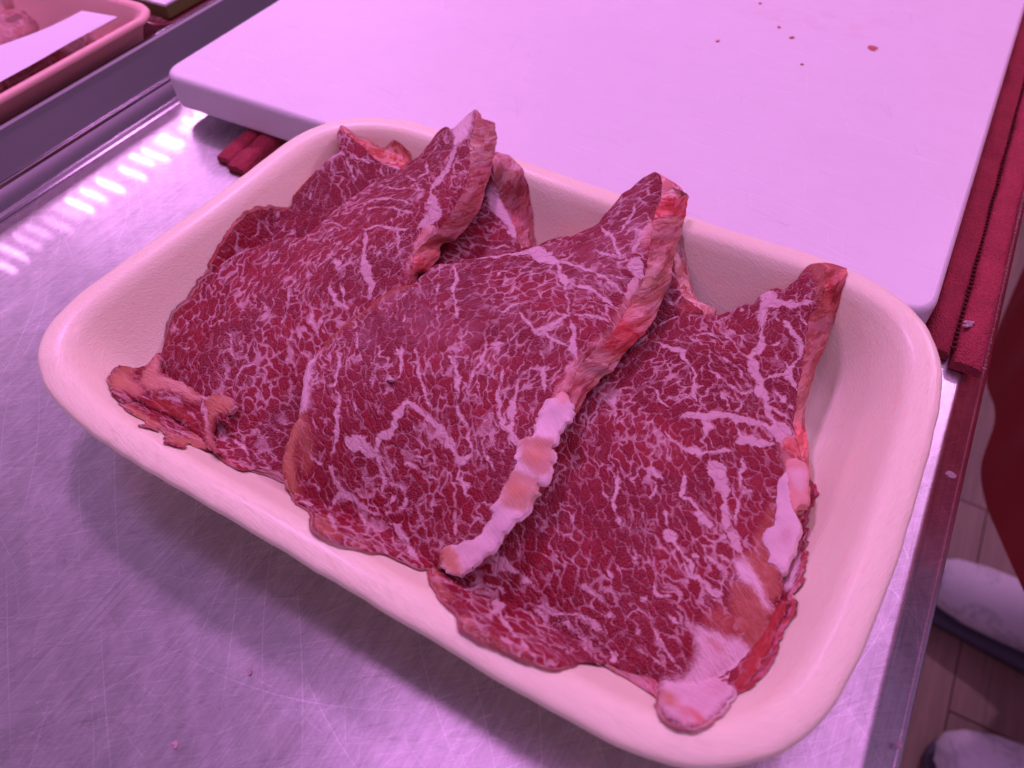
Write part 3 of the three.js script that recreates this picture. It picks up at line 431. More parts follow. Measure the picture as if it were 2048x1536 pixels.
// the two lowest at the far end, then their neighbour above
steak('A', 'raw steak half hidden under its neighbour in the far corner of the tray', {
  seed: 11, cell: 0.0062, edge: EDGE_RED, tint: tintOf([1.25, 1.1, 0.9], 3),
  h: [[2, 310, 210, 0.045], [2, 150, 520, 0.035], [2, 480, 330, 0.042], [1, 1500, 720, 0.029], [1, 1100, 900, 0.021], [1, 850, 1250, 0.016], [2, 620, 470, 0.036], [2, 800, 480, 0.033], [2, 0, 1380, 0.017], [2, 576, 960, 0.021]],
  out: [[2, 300, 208, 312, 204, 0.004], [2, 400, 275, 420, 255, 0.004], [2, 490, 345, 545, 305, 0.005], [2, 580, 440, 620, 352, 0.004], [2, 680, 480, 740, 375, 0.004], [2, 780, 510, 850, 440, 0.004], [2, 860, 620], [2, 800, 900], [2, 500, 1150], [2, 0, 1450], [1, 1100, 1500], [1, 900, 1400], [1, 838, 1260], [1, 870, 1190], [1, 920, 1100], [1, 1000, 1000], [1, 1090, 890], [1, 1180, 840], [1, 1300, 810], [1, 1380, 820], [1, 1480, 765], [1, 1490, 710], [1, 1550, 630], [1, 1640, 540], [1, 1760, 430], [1, 1830, 390], [1, 1825, 300], [2, 283, 225]],
  dirs: [[1, 1500, 900, 130, 1.4, 0.7], [2, 300, 600, 70, 1.3, 0.9]],
  veins: [[2, 34, 230, 430, 300, 410, 340, 425], [2, 26, 340, 420, 380, 490, 405, 580, 430, 640], [2, 24, 340, 415, 430, 430, 500, 465, 620, 480], [2, 40, 620, 480, 720, 510, 770, 540], [2, 24, 620, 490, 620, 570], [2, 16, 220, 560, 290, 550, 380, 580], [2, 14, 70, 700, 90, 760], [1, 16, 1310, 940, 1350, 890, 1370, 840], [1, 14, 1310, 940, 1290, 980, 1350, 1050], [1, 10, 890, 1165, 1000, 1150, 1090, 1130], [1, 12, 1050, 990, 1130, 1000, 1170, 1070], [1, 10, 1190, 1060, 1290, 1070], [1, 14, 1600, 680, 1610, 760], [2, 12, 330, 250, 380, 320, 420, 350]],
  paint: [[2, FAT, 0.85, 280, 380, 230, 430, 190, 480, 240, 470, 320, 425], [1, PINKFAT, 0.75, 1300, 800, 1420, 720, 1480, 740, 1480, 780, 1400, 800, 1370, 830], [1, BROWN, 0.6, 838, 1260, 870, 1190, 920, 1100, 1000, 1000, 1090, 890, 1180, 840, 1300, 810, 1180, 870, 1100, 920, 1030, 1010, 950, 1100], [1, BROWN, 0.6, 1490, 710, 1550, 630, 1640, 540, 1760, 430, 1660, 550, 1570, 650, 1510, 740]],
});
steak('C', 'raw steak mostly covered, its white fat seam and browned edge showing behind the pile', {
  seed: 23, cell: 0.006, edge: EDGE_BROWN, tint: tintOf([1.05, 0.85, 0.85], 6),
  h: [[2, 1500, 440, 0.037], [2, 1560, 740, 0.029], [2, 1680, 1080, 0.022], [2, 1200, 1150, 0.019], [2, 900, 1000, 0.020], [2, 1400, 800, 0.026]],
  out: [[2, 1470, 450, 1525, 428, 0.003], [2, 1490, 600, 1612, 560, 0.005], [2, 1545, 740, 1700, 735, 0.006], [2, 1600, 850, 1742, 855, 0.006], [2, 1645, 950, 1790, 985, 0.006], [2, 1690, 1100, 1808, 1085, 0.006], [2, 1720, 1300], [2, 1400, 1450], [2, 900, 1500], [2, 640, 1350], [2, 640, 1000], [2, 1000, 600], [2, 1380, 440]],
  dirs: [[2, 1400, 1000, 20, 1.8, 0.9]],
  veins: [[2, 90, 1450, 700, 1500, 800, 1560, 900, 1620, 960], [2, 60, 1600, 940, 1660, 1060], [2, 20, 1300, 1110, 1400, 1120, 1490, 1140, 1560, 1120, 1670, 1150], [2, 14, 1380, 860, 1450, 890, 1490, 890], [2, 12, 1380, 980, 1460, 1040], [2, 14, 1300, 1160, 1350, 1110]],
  paint: [[2, FATW, 0.9, 1430, 690, 1470, 660, 1550, 740, 1600, 860, 1655, 960, 1680, 1090, 1640, 1040, 1560, 930, 1480, 820]],
});
steak('B', 'large raw steak with white fat seam up to its tip and a torn corner flap', {
  seed: 37, cell: 0.0048, edge: EDGE_BROWN, tint: tintSpots(tintOf([1.0, 0.95, 0.95], 9), [[2, 900, 1150, 0.036, 0.016, [1.3, 1.25, 1.1]]]),
  h: [[2, 1345, 60, 0.058], [2, 1160, 210, 0.051], [2, 1000, 300, 0.047], [2, 790, 520, 0.039], [2, 400, 740, 0.033], [2, 1040, 760, 0.044], [2, 1130, 900, 0.041], [2, 1270, 560, 0.049], [2, 860, 1250, 0.034], [1, 1150, 1130, 0.028], [1, 850, 1300, 0.023], [3, 500, 250, 0.018], [3, 450, 560, 0.015], [3, 870, 1000, 0.0115], [3, 1070, 1290, 0.0095], [3, 1380, 1290, 0.0105], [4, 200, 300, 0.0265], [4, 100, 700, 0.023], [4, 800, 300, 0.0285], [4, 900, 900, 0.021], [3, 900, 500, 0.019]],
  out: [[2, 1345, 52, 1352, 45, 0.001], [2, 1340, 110, 1385, 112, 0.003], [2, 1330, 190, 1495, 165, 0.005], [2, 1300, 320, 1512, 270, 0.007], [2, 1305, 480, 1485, 440, 0.008], [2, 1270, 640, 1430, 640, 0.009], [2, 1200, 770, 1375, 820, 0.009], [2, 1130, 890, 1275, 960, 0.009], [2, 1040, 1000, 1195, 1050, 0.008], [2, 960, 1070, 1085, 1090, 0.008], [2, 880, 1150, 1065, 1190, 0.008], [2, 860, 1260, 1000, 1275, 0.007], [2, 830, 1390, 900, 1330, 0.006], [4, 1180, 520], [4, 1120, 760], [4, 1000, 1150], [4, 700, 1560], [4, 440, 1790], [3, 1400, 1330, 1390, 1450, 0.005], [3, 1350, 1295, 1330, 1430, 0.005], [3, 1220, 1280, 1200, 1405, 0.005], [3, 1070, 1290, 1070, 1330, 0.004], [3, 950, 1215], [3, 880, 1140], [3, 830, 1000], [3, 700, 880], [3, 480, 760], [3, 430, 640], [3, 445, 520], [3, 452, 430], [3, 485, 300], [3, 520, 180], [3, 590, 60], [1, 670, 1520], [1, 760, 1390], [1, 850, 1300], [1, 1000, 1190], [1, 1150, 1130], [1, 1300, 1080], [1, 1420, 1040], [2, 20, 1040], [2, 110, 970], [2, 270, 830], [2, 400, 730], [2, 560, 620], [2, 690, 552], [2, 770, 545], [2, 800, 495], [2, 910, 415], [2, 960, 350], [2, 1000, 300], [2, 1070, 215], [2, 1130, 190], [2, 1165, 205], [2, 1240, 140], [2, 1300, 85]],
  dirs: [[2, 700, 700, 160, 2.6, 0.85], [2, 300, 1000, 140, 2.4, 0.8], [2, 700, 1200, 110, 1.4, 1.1], [1, 1500, 1300, 125, 2.2, 0.75], [3, 700, 200, 100, 1.8, 0.7], [3, 1000, 700, 80, 1.3, 0.95], [4, 300, 600, 75, 1.6, 1.1], [3, 1200, 1100, 40, 1.5, 1.0], [2, 1150, 650, 70, 1.6, 0.9]],
  veins: [[2, 80, 1280, 110, 1240, 200, 1190, 330], [2, 50, 1190, 330, 1165, 450, 1110, 560, 1040, 650, 1000, 700], [2, 76, 1000, 700, 1020, 780, 1030, 850, 960, 940, 900, 990], [2, 90, 1000, 820, 1030, 900, 960, 980], [2, 22, 960, 440, 980, 520, 970, 560, 890, 610], [2, 16, 1080, 270, 1030, 380, 970, 450], [2, 20, 780, 545, 870, 620, 910, 680, 960, 700], [2, 20, 890, 610, 960, 560, 1060, 560], [2, 18, 560, 670, 640, 660, 730, 680, 800, 670, 900, 690, 980, 720], [2, 22, 380, 780, 470, 800, 560, 770, 640, 760, 740, 760, 840, 800, 930, 840], [2, 12, 400, 760, 560, 650, 740, 580], [2, 18, 480, 830, 540, 830, 640, 820, 700, 830, 830, 860, 960, 830], [2, 12, 700, 830, 700, 900, 715, 960], [2, 12, 840, 860, 800, 950], [2, 26, 440, 990, 520, 985, 610, 965, 700, 975, 780, 990, 880, 990], [2, 14, 130, 970, 250, 950, 340, 980, 440, 990], [2, 34, 505, 990, 500, 1080, 490, 1180, 480, 1260], [2, 60, 480, 1260, 510, 1320, 540, 1400, 545, 1500], [2, 26, 740, 980, 760, 1050, 765, 1120, 750, 1180], [2, 18, 270, 1160, 360, 1140, 430, 1080, 490, 1010], [2, 16, 550, 1250, 620, 1170, 700, 1110, 760, 1060], [2, 16, 200, 1110, 260, 1170, 280, 1270, 300, 1350], [2, 14, 340, 1160, 420, 1200, 470, 1270], [2, 16, 380, 1390, 430, 1340, 480, 1270], [2, 14, 90, 1340, 190, 1240, 270, 1160], [2, 30, 220, 1400, 250, 1480, 270, 1536], [2, 20, 310, 1380, 320, 1480], [2, 14, 1180, 540, 1250, 550, 1300, 540, 1310, 470], [2, 14, 1250, 550, 1240, 640, 1210, 720], [2, 12, 1200, 440, 1180, 540], [2, 16, 1060, 740, 1130, 760, 1190, 740],
    [4, 40, 880, 30, 890, 110, 910, 200, 930, 300, 910, 400], [4, 26, 660, 60, 690, 130], [4, 36, 610, 250, 640, 340, 670, 410, 730, 430, 750, 500], [4, 20, 690, 230, 720, 340, 730, 420], [4, 22, 610, 460, 640, 430, 680, 420], [4, 28, 470, 400, 475, 480, 470, 560, 510, 620, 540, 700], [4, 20, 470, 560, 440, 560], [4, 16, 540, 600, 600, 640], [4, 14, 350, 50, 350, 190, 300, 330, 280, 470, 220, 620, 240, 700], [4, 12, 90, 130, 100, 280, 90, 380, 150, 420], [4, 12, 280, 470, 270, 600, 300, 680], [4, 14, 160, 800, 250, 790], [4, 18, 330, 860, 340, 930, 380, 980], [4, 12, 280, 990, 360, 1060],
    [3, 16, 590, 340, 660, 370, 740, 340], [3, 16, 600, 520, 650, 560, 660, 640], [3, 14, 1110, 30, 1080, 100], [3, 20, 940, 230, 1010, 270, 1010, 380, 1040, 450, 1110, 450], [3, 24, 1040, 690, 1050, 590, 1110, 510, 1170, 490, 1290, 510], [3, 14, 1150, 580, 1230, 600, 1310, 600], [3, 18, 1130, 1120, 1180, 1080, 1280, 1070, 1420, 1050], [3, 24, 870, 990, 1000, 1060, 1100, 1130, 1150, 1250], [3, 20, 1150, 1250, 1290, 1290, 1400, 1300], [3, 14, 1240, 760, 1280, 830], [3, 12, 710, 100, 710, 250], [3, 20, 1620, 60, 1640, 180, 1690, 300],
    [1, 30, 1250, 1105, 1100, 1165, 960, 1225, 870, 1290], [3, 26, 478, 480, 470, 380, 495, 280], [2, 16, 110, 975, 270, 838, 400, 738, 560, 628, 700, 560]],
  paint: [[2, FATW, 0.92, 1160, 215, 1240, 140, 1340, 60, 1325, 180, 1285, 270, 1210, 350, 1178, 340], [2, PINKFAT, 0.8, 900, 1050, 1000, 960, 1040, 1000, 960, 1080, 880, 1160, 850, 1260, 830, 1390, 820, 1300, 840, 1200], [3, BLOOD, 0.35, 880, 1030, 960, 1200, 1130, 1290, 1060, 1300, 940, 1220], [3, BROWN, 0.55, 490, 330, 520, 180, 590, 60, 660, 0, 640, 60, 570, 180, 530, 300], [1, BROWN, 0.5, 670, 1520, 760, 1390, 850, 1300, 960, 1225, 880, 1310, 790, 1400, 720, 1536]],
}, [
  { name: 'torn_flap', seed: 41, cell: 0.005, thick: 0.0010, round: 0.0012, jag: 0.0011, lift: 0.005, wave: 0.0014, bump: 0.0009, step: 0.001,
    h: [[3, 80, 600, 0.017], [3, 250, 560, 0.019], [3, 450, 600, 0.021], [3, 700, 760, 0.0205], [3, 880, 760, 0.0215], [3, 1000, 800, 0.019], [3, 880, 1150, 0.0125], [3, 600, 900, 0.0165], [3, 350, 790, 0.0165], [3, 120, 700, 0.014], [3, 820, 960, 0.018]],
    out: [[3, 60, 600], [3, 90, 540], [3, 170, 490], [3, 290, 510], [3, 350, 500], [3, 440, 400], [3, 452, 560], [3, 500, 575], [3, 630, 640], [3, 720, 700], [3, 800, 745], [3, 850, 735], [3, 870, 705], [3, 950, 705], [3, 985, 735], [3, 1030, 790], [3, 1000, 850], [3, 950, 870], [3, 1000, 945], [3, 930, 900], [3, 870, 935], [3, 840, 1000], [3, 880, 1175], [3, 830, 1100], [3, 770, 1020], [3, 640, 925], [3, 520, 850], [3, 410, 815], [3, 250, 740], [3, 150, 750], [3, 100, 680]],
    dirs: [[3, 500, 800, 30, 2.4, 1.1]],
    veins: [[3, 24, 420, 750, 560, 760, 650, 800], [3, 20, 650, 840, 750, 930], [3, 60, 470, 600, 560, 640, 700, 710], [3, 30, 800, 760, 810, 880, 820, 1000]],
    paint: [[3, PEACH, 0.9, 440, 400, 455, 560, 640, 640, 800, 745, 740, 780, 560, 690, 380, 690, 300, 640, 340, 520], [3, ORANGE, 0.85, 60, 600, 170, 490, 290, 510, 240, 560, 190, 690, 100, 680], [3, PEACH, 0.7, 180, 620, 230, 560, 280, 640, 330, 700, 250, 730], [3, ORANGE, 0.85, 840, 760, 870, 705, 985, 735, 1030, 790, 1000, 850, 900, 870, 850, 920, 820, 850], [3, PEACH, 0.7, 800, 900, 860, 900, 840, 1000, 880, 1170, 800, 1050], [3, DARKRED, 0.55, 400, 720, 560, 780, 700, 880, 740, 990, 560, 880, 410, 810]] },
  { name: 'torn_flap', seed: 43, cell: 0.004, thick: 0.003, round: 0.001, jag: 0.0012, lift: 0.002, wave: 0.001, bump: 0.0009, step: 0.001,
    h: [[3, 170, 760, 0.012], [3, 500, 950, 0.0105], [3, 800, 1120, 0.010], [3, 400, 850, 0.0125], [3, 560, 1100, 0.0095]],
    out: [[3, 165, 750], [3, 260, 755], [3, 420, 825], [3, 560, 905], [3, 700, 990], [3, 800, 1060], [3, 815, 1150], [3, 740, 1110], [3, 660, 1085], [3, 580, 1112], [3, 540, 1095], [3, 525, 1035], [3, 440, 965], [3, 400, 985], [3, 345, 965], [3, 370, 930], [3, 300, 885], [3, 200, 825]],
    dirs: [[3, 500, 950, 35, 2.6, 1.4]], veins: [[3, 20, 300, 860, 430, 940, 520, 1000], [3, 30, 500, 960, 640, 1030, 760, 1090]],
    paint: [[3, ORANGE, 0.8, 200, 800, 300, 850, 440, 940, 540, 1030, 660, 1060, 800, 1130, 580, 1112, 440, 970, 345, 965, 250, 870], [3, PEACH, 0.8, 165, 750, 230, 760, 230, 830, 190, 810], [3, PEACH, 0.6, 660, 1000, 800, 1070, 815, 1150, 700, 1070]] },
]);
steak('D', 'raw steak tucked under the middle slice, showing a pink fat strip along its far edge', {
  seed: 53, cell: 0.005, edge: EDGE_BROWN, tint: tintOf([1.3, 1.5, 1.4], 12),
  h: [[9, 560, 60, 0.038], [9, 620, 350, 0.027], [9, 800, 440, 0.026], [9, 450, 560, 0.022], [5, 850, 650, 0.030], [5, 300, 1000, 0.020], [5, 1300, 700, 0.032]],
  out: [[9, 560, 20, 640, -10, 0.004], [9, 600, 180, 705, 205, 0.006], [9, 640, 330, 765, 375, 0.006], [9, 760, 425, 880, 425, 0.005], [9, 800, 470, 905, 475, 0.005], [9, 560, 700], [9, 200, 800], [5, 800, 1300], [5, 300, 1200], [5, 250, 900], [5, 560, 735], [5, 665, 718], [5, 740, 684], [5, 850, 652], [5, 970, 640], [5, 1200, 620], [5, 1500, 600]],
  dirs: [[9, 500, 400, 60, 1.6, 1.1]],
  veins: [[9, 20, 480, 350, 560, 400, 640, 440], [9, 20, 400, 560, 440, 580], [9, 24, 590, 420, 640, 330], [9, 40, 620, 100, 660, 220, 720, 330]],
  paint: [[9, PINKFAT, 0.8, 560, 20, 600, 20, 640, 180, 690, 330, 640, 330, 600, 180], [9, DARKRED, 0.6, 560, 430, 640, 400, 760, 430, 800, 470, 620, 490]],
});
steak('F', 'raw steak lying flat beneath the rightmost slice, only its torn red edge peeking out', {
  seed: 61, cell: 0.005, edge: EDGE_RED, tint: tintOf([1.1, 0.9, 1.0], 15), jag: 0.0013, ragged: 0.002, thick: 0.008,
  h: [[10, 1650, 640, 0.0165], [10, 1560, 1000, 0.015], [11, 1640, 400, 0.0135], [11, 1400, 900, 0.0125], [11, 800, 500, 0.013], [10, 800, 300, 0.014]],
  out: [[10, 1640, 620], [10, 1655, 680], [10, 1600, 780], [10, 1580, 880], [10, 1570, 1000], [10, 1550, 1130], [10, 1545, 1250], [11, 1680, 250], [11, 1650, 330], [11, 1640, 430], [11, 1600, 530], [11, 1555, 640], [11, 1500, 760], [11, 1440, 870], [11, 1390, 960], [11, 1300, 1040], [11, 1200, 1060], [11, 900, 950], [11, 500, 500], [10, 600, 600], [10, 1000, 200], [10, 1500, 400]],
  dirs: [[11, 1400, 700, 120, 2, 1]],
  paint: [[10, DARKRED, 0.7, 1560, 700, 1655, 620, 1655, 680, 1600, 780, 1570, 1000, 1550, 1130, 1500, 1100, 1520, 850], [10, FATW, 0.85, 1500, 1120, 1560, 1130, 1550, 1250, 1480, 1450, 1400, 1450, 1440, 1280], [11, [0.46, 0.06, 0.05], 0.85, 1500, 420, 1640, 400, 1640, 430, 1555, 640, 1440, 870, 1300, 1060, 1200, 1060, 1300, 860]],
});
steak('G', 'large raw steak with a ragged brown tip and a white fat lump at one corner', {
  seed: 71, cell: 0.0047, edge: EDGE_BROWN, tint: tintSpots(tintOf([1.0, 0.95, 0.9], 18), [[10, 1520, 300, 0.028, 0.012, [1.4, 1.0, 1.0]], [9, 1740, 200, 0.045, 0.02, [1.0, 0.6, 0.55]], [11, 900, 1250, 0.013, 0.026, [1.2, 1.6, 1.7]], [11, 1150, 1050, 0.014, 0.022, [1.2, 1.6, 1.7]]]),
  h: [[9, 1700, 150, 0.045], [9, 1300, 350, 0.035], [9, 760, 500, 0.028], [9, 280, 700, 0.025], [9, 1600, 800, 0.033], [10, 1520, 330, 0.027], [10, 1400, 900, 0.0235], [11, 1450, 500, 0.0205], [11, 1150, 1100, 0.0135], [11, 750, 1250, 0.011], [11, 500, 800, 0.018], [12, 1200, 1000, 0.0105], [12, 500, 850, 0.0092], [12, 60, 380, 0.0125], [12, 1000, 200, 0.024], [9, 300, 1200, 0.0245], [10, 600, 800, 0.0235], [8, 614, 307, 0.021], [7, 900, 800, 0.022], [11, 1350, 800, 0.0185]],
  out: [[9, 1650, 88, 1660, 90, 0.002], [9, 1745, 105, 1868, 118, 0.003], [9, 1735, 250, 1872, 215, 0.006], [9, 1700, 385, 1825, 380, 0.008], [9, 1620, 490, 1808, 530, 0.009], [9, 1598, 620, 1748, 700, 0.009], [9, 1572, 820, 1668, 890, 0.009], [9, 1538, 1010, 1630, 1045, 0.009], [9, 1510, 1200, 1585, 1200, 0.009], [10, 1500, 180, 1590, 200, 0.008], [10, 1540, 340, 1605, 360, 0.008], [10, 1575, 500, 1622, 535, 0.006], [10, 1600, 640, 1615, 650, 0.004], [10, 1580, 770], [10, 1490, 840], [10, 1530, 940], [10, 1515, 1060], [10, 1480, 1190], [10, 1415, 1330], [11, 1605, 300], [11, 1545, 430], [11, 1525, 540], [11, 1470, 690], [11, 1390, 755], [11, 1330, 850], [11, 1262, 950], [11, 1245, 1050], [11, 1190, 1130], [11, 1110, 1230], [11, 1000, 1320], [11, 880, 1345], [11, 790, 1340], [11, 700, 1280], [11, 655, 1190], [11, 648, 1080, 600, 1225, 0.007], [11, 640, 990, 470, 1140, 0.008], [11, 520, 950, 330, 1050, 0.008], [11, 400, 925, 200, 950, 0.007], [11, 230, 860, 110, 890, 0.006], [12, 1340, 1060, 1320, 1100, 0.006], [12, 1200, 1042, 1210, 1062, 0.005], [12, 1100, 1066], [12, 1000, 1080], [12, 850, 1040], [12, 720, 1000], [12, 560, 920], [12, 400, 860], [12, 290, 780], [12, 250, 660], [12, 170, 590], [12, 100, 500], [12, 55, 420], [12, 45, 330], [12, 62, 265], [12, 130, 190], [8, 330, 560], [8, 480, 330], [7, 700, 1150], [7, 850, 900], [7, 1050, 600], [7, 1300, 450], [7, 1560, 400], [9, 190, 770], [9, 280, 690], [9, 400, 600], [9, 520, 515], [9, 640, 485], [9, 760, 478], [9, 900, 490], [9, 1000, 450], [9, 1100, 402], [9, 1180, 402], [9, 1225, 345], [9, 1350, 270], [9, 1425, 290], [9, 1470, 240], [9, 1535, 195], [9, 1580, 130]],
  dirs: [[9, 1000, 700, 35, 2.4, 0.8], [9, 500, 1000, 140, 1.3, 0.95], [9, 1400, 1000, 60, 1.4, 1.1], [10, 300, 700, 80, 1.7, 1.0], [10, 800, 900, 60, 1.8, 1.05], [12, 1200, 300, 75, 1.8, 0.8], [12, 600, 700, 35, 1.9, 1.1], [11, 500, 600, 50, 2.1, 0.9], [9, 1100, 500, 130, 2.4, 0.6]],
  veins: [[9, 110, 1260, 330, 1320, 380], [9, 90, 1250, 420, 1400, 400], [9, 50, 1400, 400, 1500, 420, 1620, 390], [9, 76, 1240, 430, 1250, 520, 1240, 560], [9, 46, 1240, 560, 1240, 680, 1210, 770, 1150, 830], [9, 54, 1160, 820, 1180, 900, 1210, 980, 1240, 1030], [9, 90, 1200, 1060, 1250, 1100], [9, 50, 1250, 1080, 1280, 1180, 1300, 1280, 1350, 1340], [9, 100, 1340, 1370, 1420, 1400], [9, 34, 1390, 490, 1440, 580, 1500, 660, 1550, 780, 1540, 830], [9, 26, 1500, 460, 1560, 540, 1600, 580], [9, 20, 1350, 520, 1400, 560], [9, 24, 1240, 740, 1300, 730, 1360, 720, 1410, 670], [9, 20, 1360, 720, 1360, 830, 1430, 870, 1440, 930], [9, 36, 1530, 820, 1480, 900, 1440, 950, 1500, 1030, 1520, 1060], [9, 30, 1440, 950, 1330, 980, 1240, 1000], [9, 40, 380, 700, 470, 720, 560, 770, 650, 770, 640, 820, 710, 900], [9, 18, 650, 660, 740, 650, 830, 640, 930, 700, 1020, 790], [9, 34, 710, 900, 740, 950, 720, 1040, 730, 1130, 760, 1160], [9, 22, 870, 820, 960, 840, 1060, 930, 1140, 1040], [9, 24, 790, 900, 900, 960, 1020, 1060, 1110, 1090, 1190, 1070], [9, 18, 1020, 740, 1100, 800, 1160, 830], [9, 16, 800, 510, 900, 590, 1000, 700, 1060, 760], [9, 24, 720, 1060, 800, 1040], [9, 20, 910, 960, 920, 1060, 960, 1140, 1000, 1230], [9, 16, 840, 1100, 930, 1110], [9, 24, 1080, 1110, 1060, 1220, 1000, 1240], [9, 44, 630, 1270, 720, 1260, 800, 1280, 900, 1270, 980, 1250], [9, 36, 980, 1250, 1050, 1310, 1150, 1330, 1280, 1370], [9, 30, 1060, 1330, 1080, 1420, 1100, 1460], [9, 44, 790, 1290, 830, 1370, 820, 1450], [9, 24, 330, 1040, 420, 1060, 490, 1160, 570, 1220], [9, 20, 590, 1130, 650, 1120, 700, 1110], [9, 24, 100, 1100, 100, 1200, 120, 1380], [9, 18, 20, 1080, 100, 1160, 140, 1000], [9, 24, 1310, 1200, 1360, 1230, 1450, 1290], [9, 20, 1290, 1000, 1380, 1130, 1450, 1200, 1500, 1230], [9, 18, 1330, 1190, 1400, 1160, 1420, 1100], [9, 38, 205, 765, 300, 705, 400, 605, 520, 525, 620, 488, 760, 486],
    [10, 44, 620, 130, 800, 120, 990, 120, 1060, 170], [10, 40, 990, 120, 1150, 160, 1280, 200], [10, 60, 1280, 200, 1350, 260, 1400, 330], [10, 44, 1030, 350, 1110, 310, 1230, 330, 1350, 340], [10, 30, 1060, 190, 1090, 280], [10, 36, 500, 230, 560, 310, 640, 370, 730, 400, 860, 400, 940, 390, 1040, 380], [10, 100, 890, 500, 900, 580], [10, 70, 900, 580, 940, 650, 950, 740], [10, 44, 960, 740, 970, 900, 980, 1010], [10, 70, 990, 1020, 1040, 1080, 1060, 1170], [10, 40, 1090, 1180, 1160, 1290, 1200, 1380, 1280, 1480], [10, 30, 1080, 400, 1100, 520, 1080, 620, 1090, 720], [10, 26, 1090, 720, 1050, 850, 1040, 1000], [10, 20, 1090, 730, 1180, 690], [10, 30, 820, 130, 840, 230, 780, 330], [10, 30, 660, 500, 660, 620, 630, 740, 720, 780, 760, 860, 860, 970, 880, 1090], [10, 40, 400, 500, 430, 570, 480, 600], [10, 26, 110, 240, 180, 360], [10, 20, 420, 600, 420, 720, 350, 780], [10, 26, 130, 520, 140, 660, 100, 780, 130, 900, 200, 1040], [10, 60, 530, 1000, 540, 1080], [10, 36, 540, 1080, 600, 1150, 700, 1240, 730, 1340, 850, 1440], [10, 26, 490, 830, 520, 980], [10, 40, 690, 850, 790, 910, 850, 970], [10, 20, 210, 1060, 240, 1200, 290, 1230], [10, 24, 800, 1160, 860, 1230, 960, 1330], [10, 26, 640, 1220, 680, 1330, 750, 1400], [10, 24, 60, 1280, 80, 1360], [10, 18, 0, 690, 80, 760], [10, 18, 220, 780, 240, 950], [10, 24, 310, 850, 310, 920], [10, 18, 110, 0, 110, 200],
    [11, 40, 540, 360, 520, 390], [11, 30, 620, 200, 640, 340, 740, 360], [11, 30, 830, 70, 880, 180], [11, 30, 480, 620, 490, 640], [11, 26, 580, 550, 640, 650, 680, 740, 740, 830, 830, 950], [11, 40, 1000, 260, 1060, 330, 1140, 360], [11, 30, 900, 30, 940, 70], [11, 26, 690, 470, 740, 540, 800, 560], [11, 20, 250, 160, 290, 190], [11, 16, 0, 250, 120, 290, 200, 360, 270, 430], [11, 16, 0, 490, 100, 560, 200, 620, 340, 700], [11, 20, 430, 740, 580, 820, 680, 890], [11, 24, 260, 760, 300, 830, 310, 860],
    [12, 50, 470, 220, 520, 270, 600, 310, 730, 370], [12, 26, 730, 370, 790, 430, 900, 520], [12, 40, 300, 490, 380, 490, 430, 430], [12, 30, 530, 320, 560, 400], [12, 60, 540, 560, 560, 640, 500, 670], [12, 40, 560, 640, 620, 740, 700, 850], [12, 24, 430, 440, 560, 490, 640, 520], [12, 20, 800, 600, 900, 640, 1000, 680, 1150, 690, 1290, 750, 1400, 820], [12, 30, 820, 650, 900, 690, 950, 740], [12, 40, 1050, 760, 1130, 800, 1200, 860], [12, 24, 380, 730, 440, 740], [12, 24, 620, 830, 720, 860, 840, 860], [12, 30, 730, 860, 800, 980], [12, 18, 1130, 370, 1170, 450, 1300, 530, 1410, 640], [12, 30, 1420, 670, 1410, 730], [12, 26, 1410, 330, 1430, 380], [12, 20, 980, 220, 1000, 250], [12, 34, 1440, 960, 1460, 1010, 1430, 1060], [12, 18, 900, 600, 1030, 660], [12, 20, 1240, 940, 1390, 950], [12, 18, 930, 750, 960, 830]],
  paint: [[9, REDBROWN, 0.8, 1580, 130, 1650, 88, 1745, 105, 1735, 250, 1700, 385, 1640, 380, 1650, 230], [10, [0.7, 0.12, 0.08], 0.75, 1420, 330, 1500, 270, 1540, 330, 1550, 430, 1470, 440], [10, PINKFAT, 0.8, 1400, 300, 1440, 270, 1480, 280, 1420, 340, 1440, 440, 1560, 480, 1600, 640, 1500, 640, 1440, 520, 1400, 420], [12, ORANGE, 0.6, 250, 660, 330, 700, 450, 830, 600, 900, 720, 960, 850, 1030, 720, 1000, 560, 920, 400, 860, 290, 780], [12, ORANGE, 0.65, 45, 330, 110, 290, 90, 400, 200, 560, 170, 590, 60, 430],
    [11, FATW, 0.92, 900, 580, 1040, 610, 1180, 680, 1260, 660, 1390, 750, 1260, 950, 1250, 1050, 1190, 1130, 1000, 1340, 790, 1350, 690, 1270, 650, 1180, 660, 1000, 830, 960, 900, 880, 960, 750], [11, ORANGE, 0.8, 670, 1080, 740, 1100, 790, 1160, 760, 1200, 690, 1190], [11, [0.6, 0.1, 0.08], 0.8, 870, 1200, 910, 1210, 990, 1330, 900, 1350], [11, [0.6, 0.1, 0.08], 0.7, 800, 1200, 840, 1190, 830, 1330, 800, 1330], [11, [0.5, 0.13, 0.09], 0.5, 1000, 700, 1100, 720, 1150, 780, 1060, 790], [11, [0.62, 0.36, 0.36], 0.5, 1020, 900, 1150, 860, 1240, 920, 1150, 1100, 1000, 1140],
    [11, REDBROWN, 0.85, 1200, 290, 1260, 260, 1400, 320, 1530, 480, 1470, 680, 1390, 740, 1250, 620, 1190, 440], [11, [0.5, 0.14, 0.1], 0.6, 1000, 500, 1110, 440, 1180, 480, 1230, 660, 1150, 640, 990, 560], [11, REDBROWN, 0.85, 1290, 30, 1400, 30, 1480, 120, 1600, 290, 1540, 420, 1480, 330, 1380, 180], [11, FATW, 0.95, 1220, 90, 1280, 60, 1390, 190, 1440, 290, 1530, 490, 1500, 500, 1360, 290, 1270, 240],
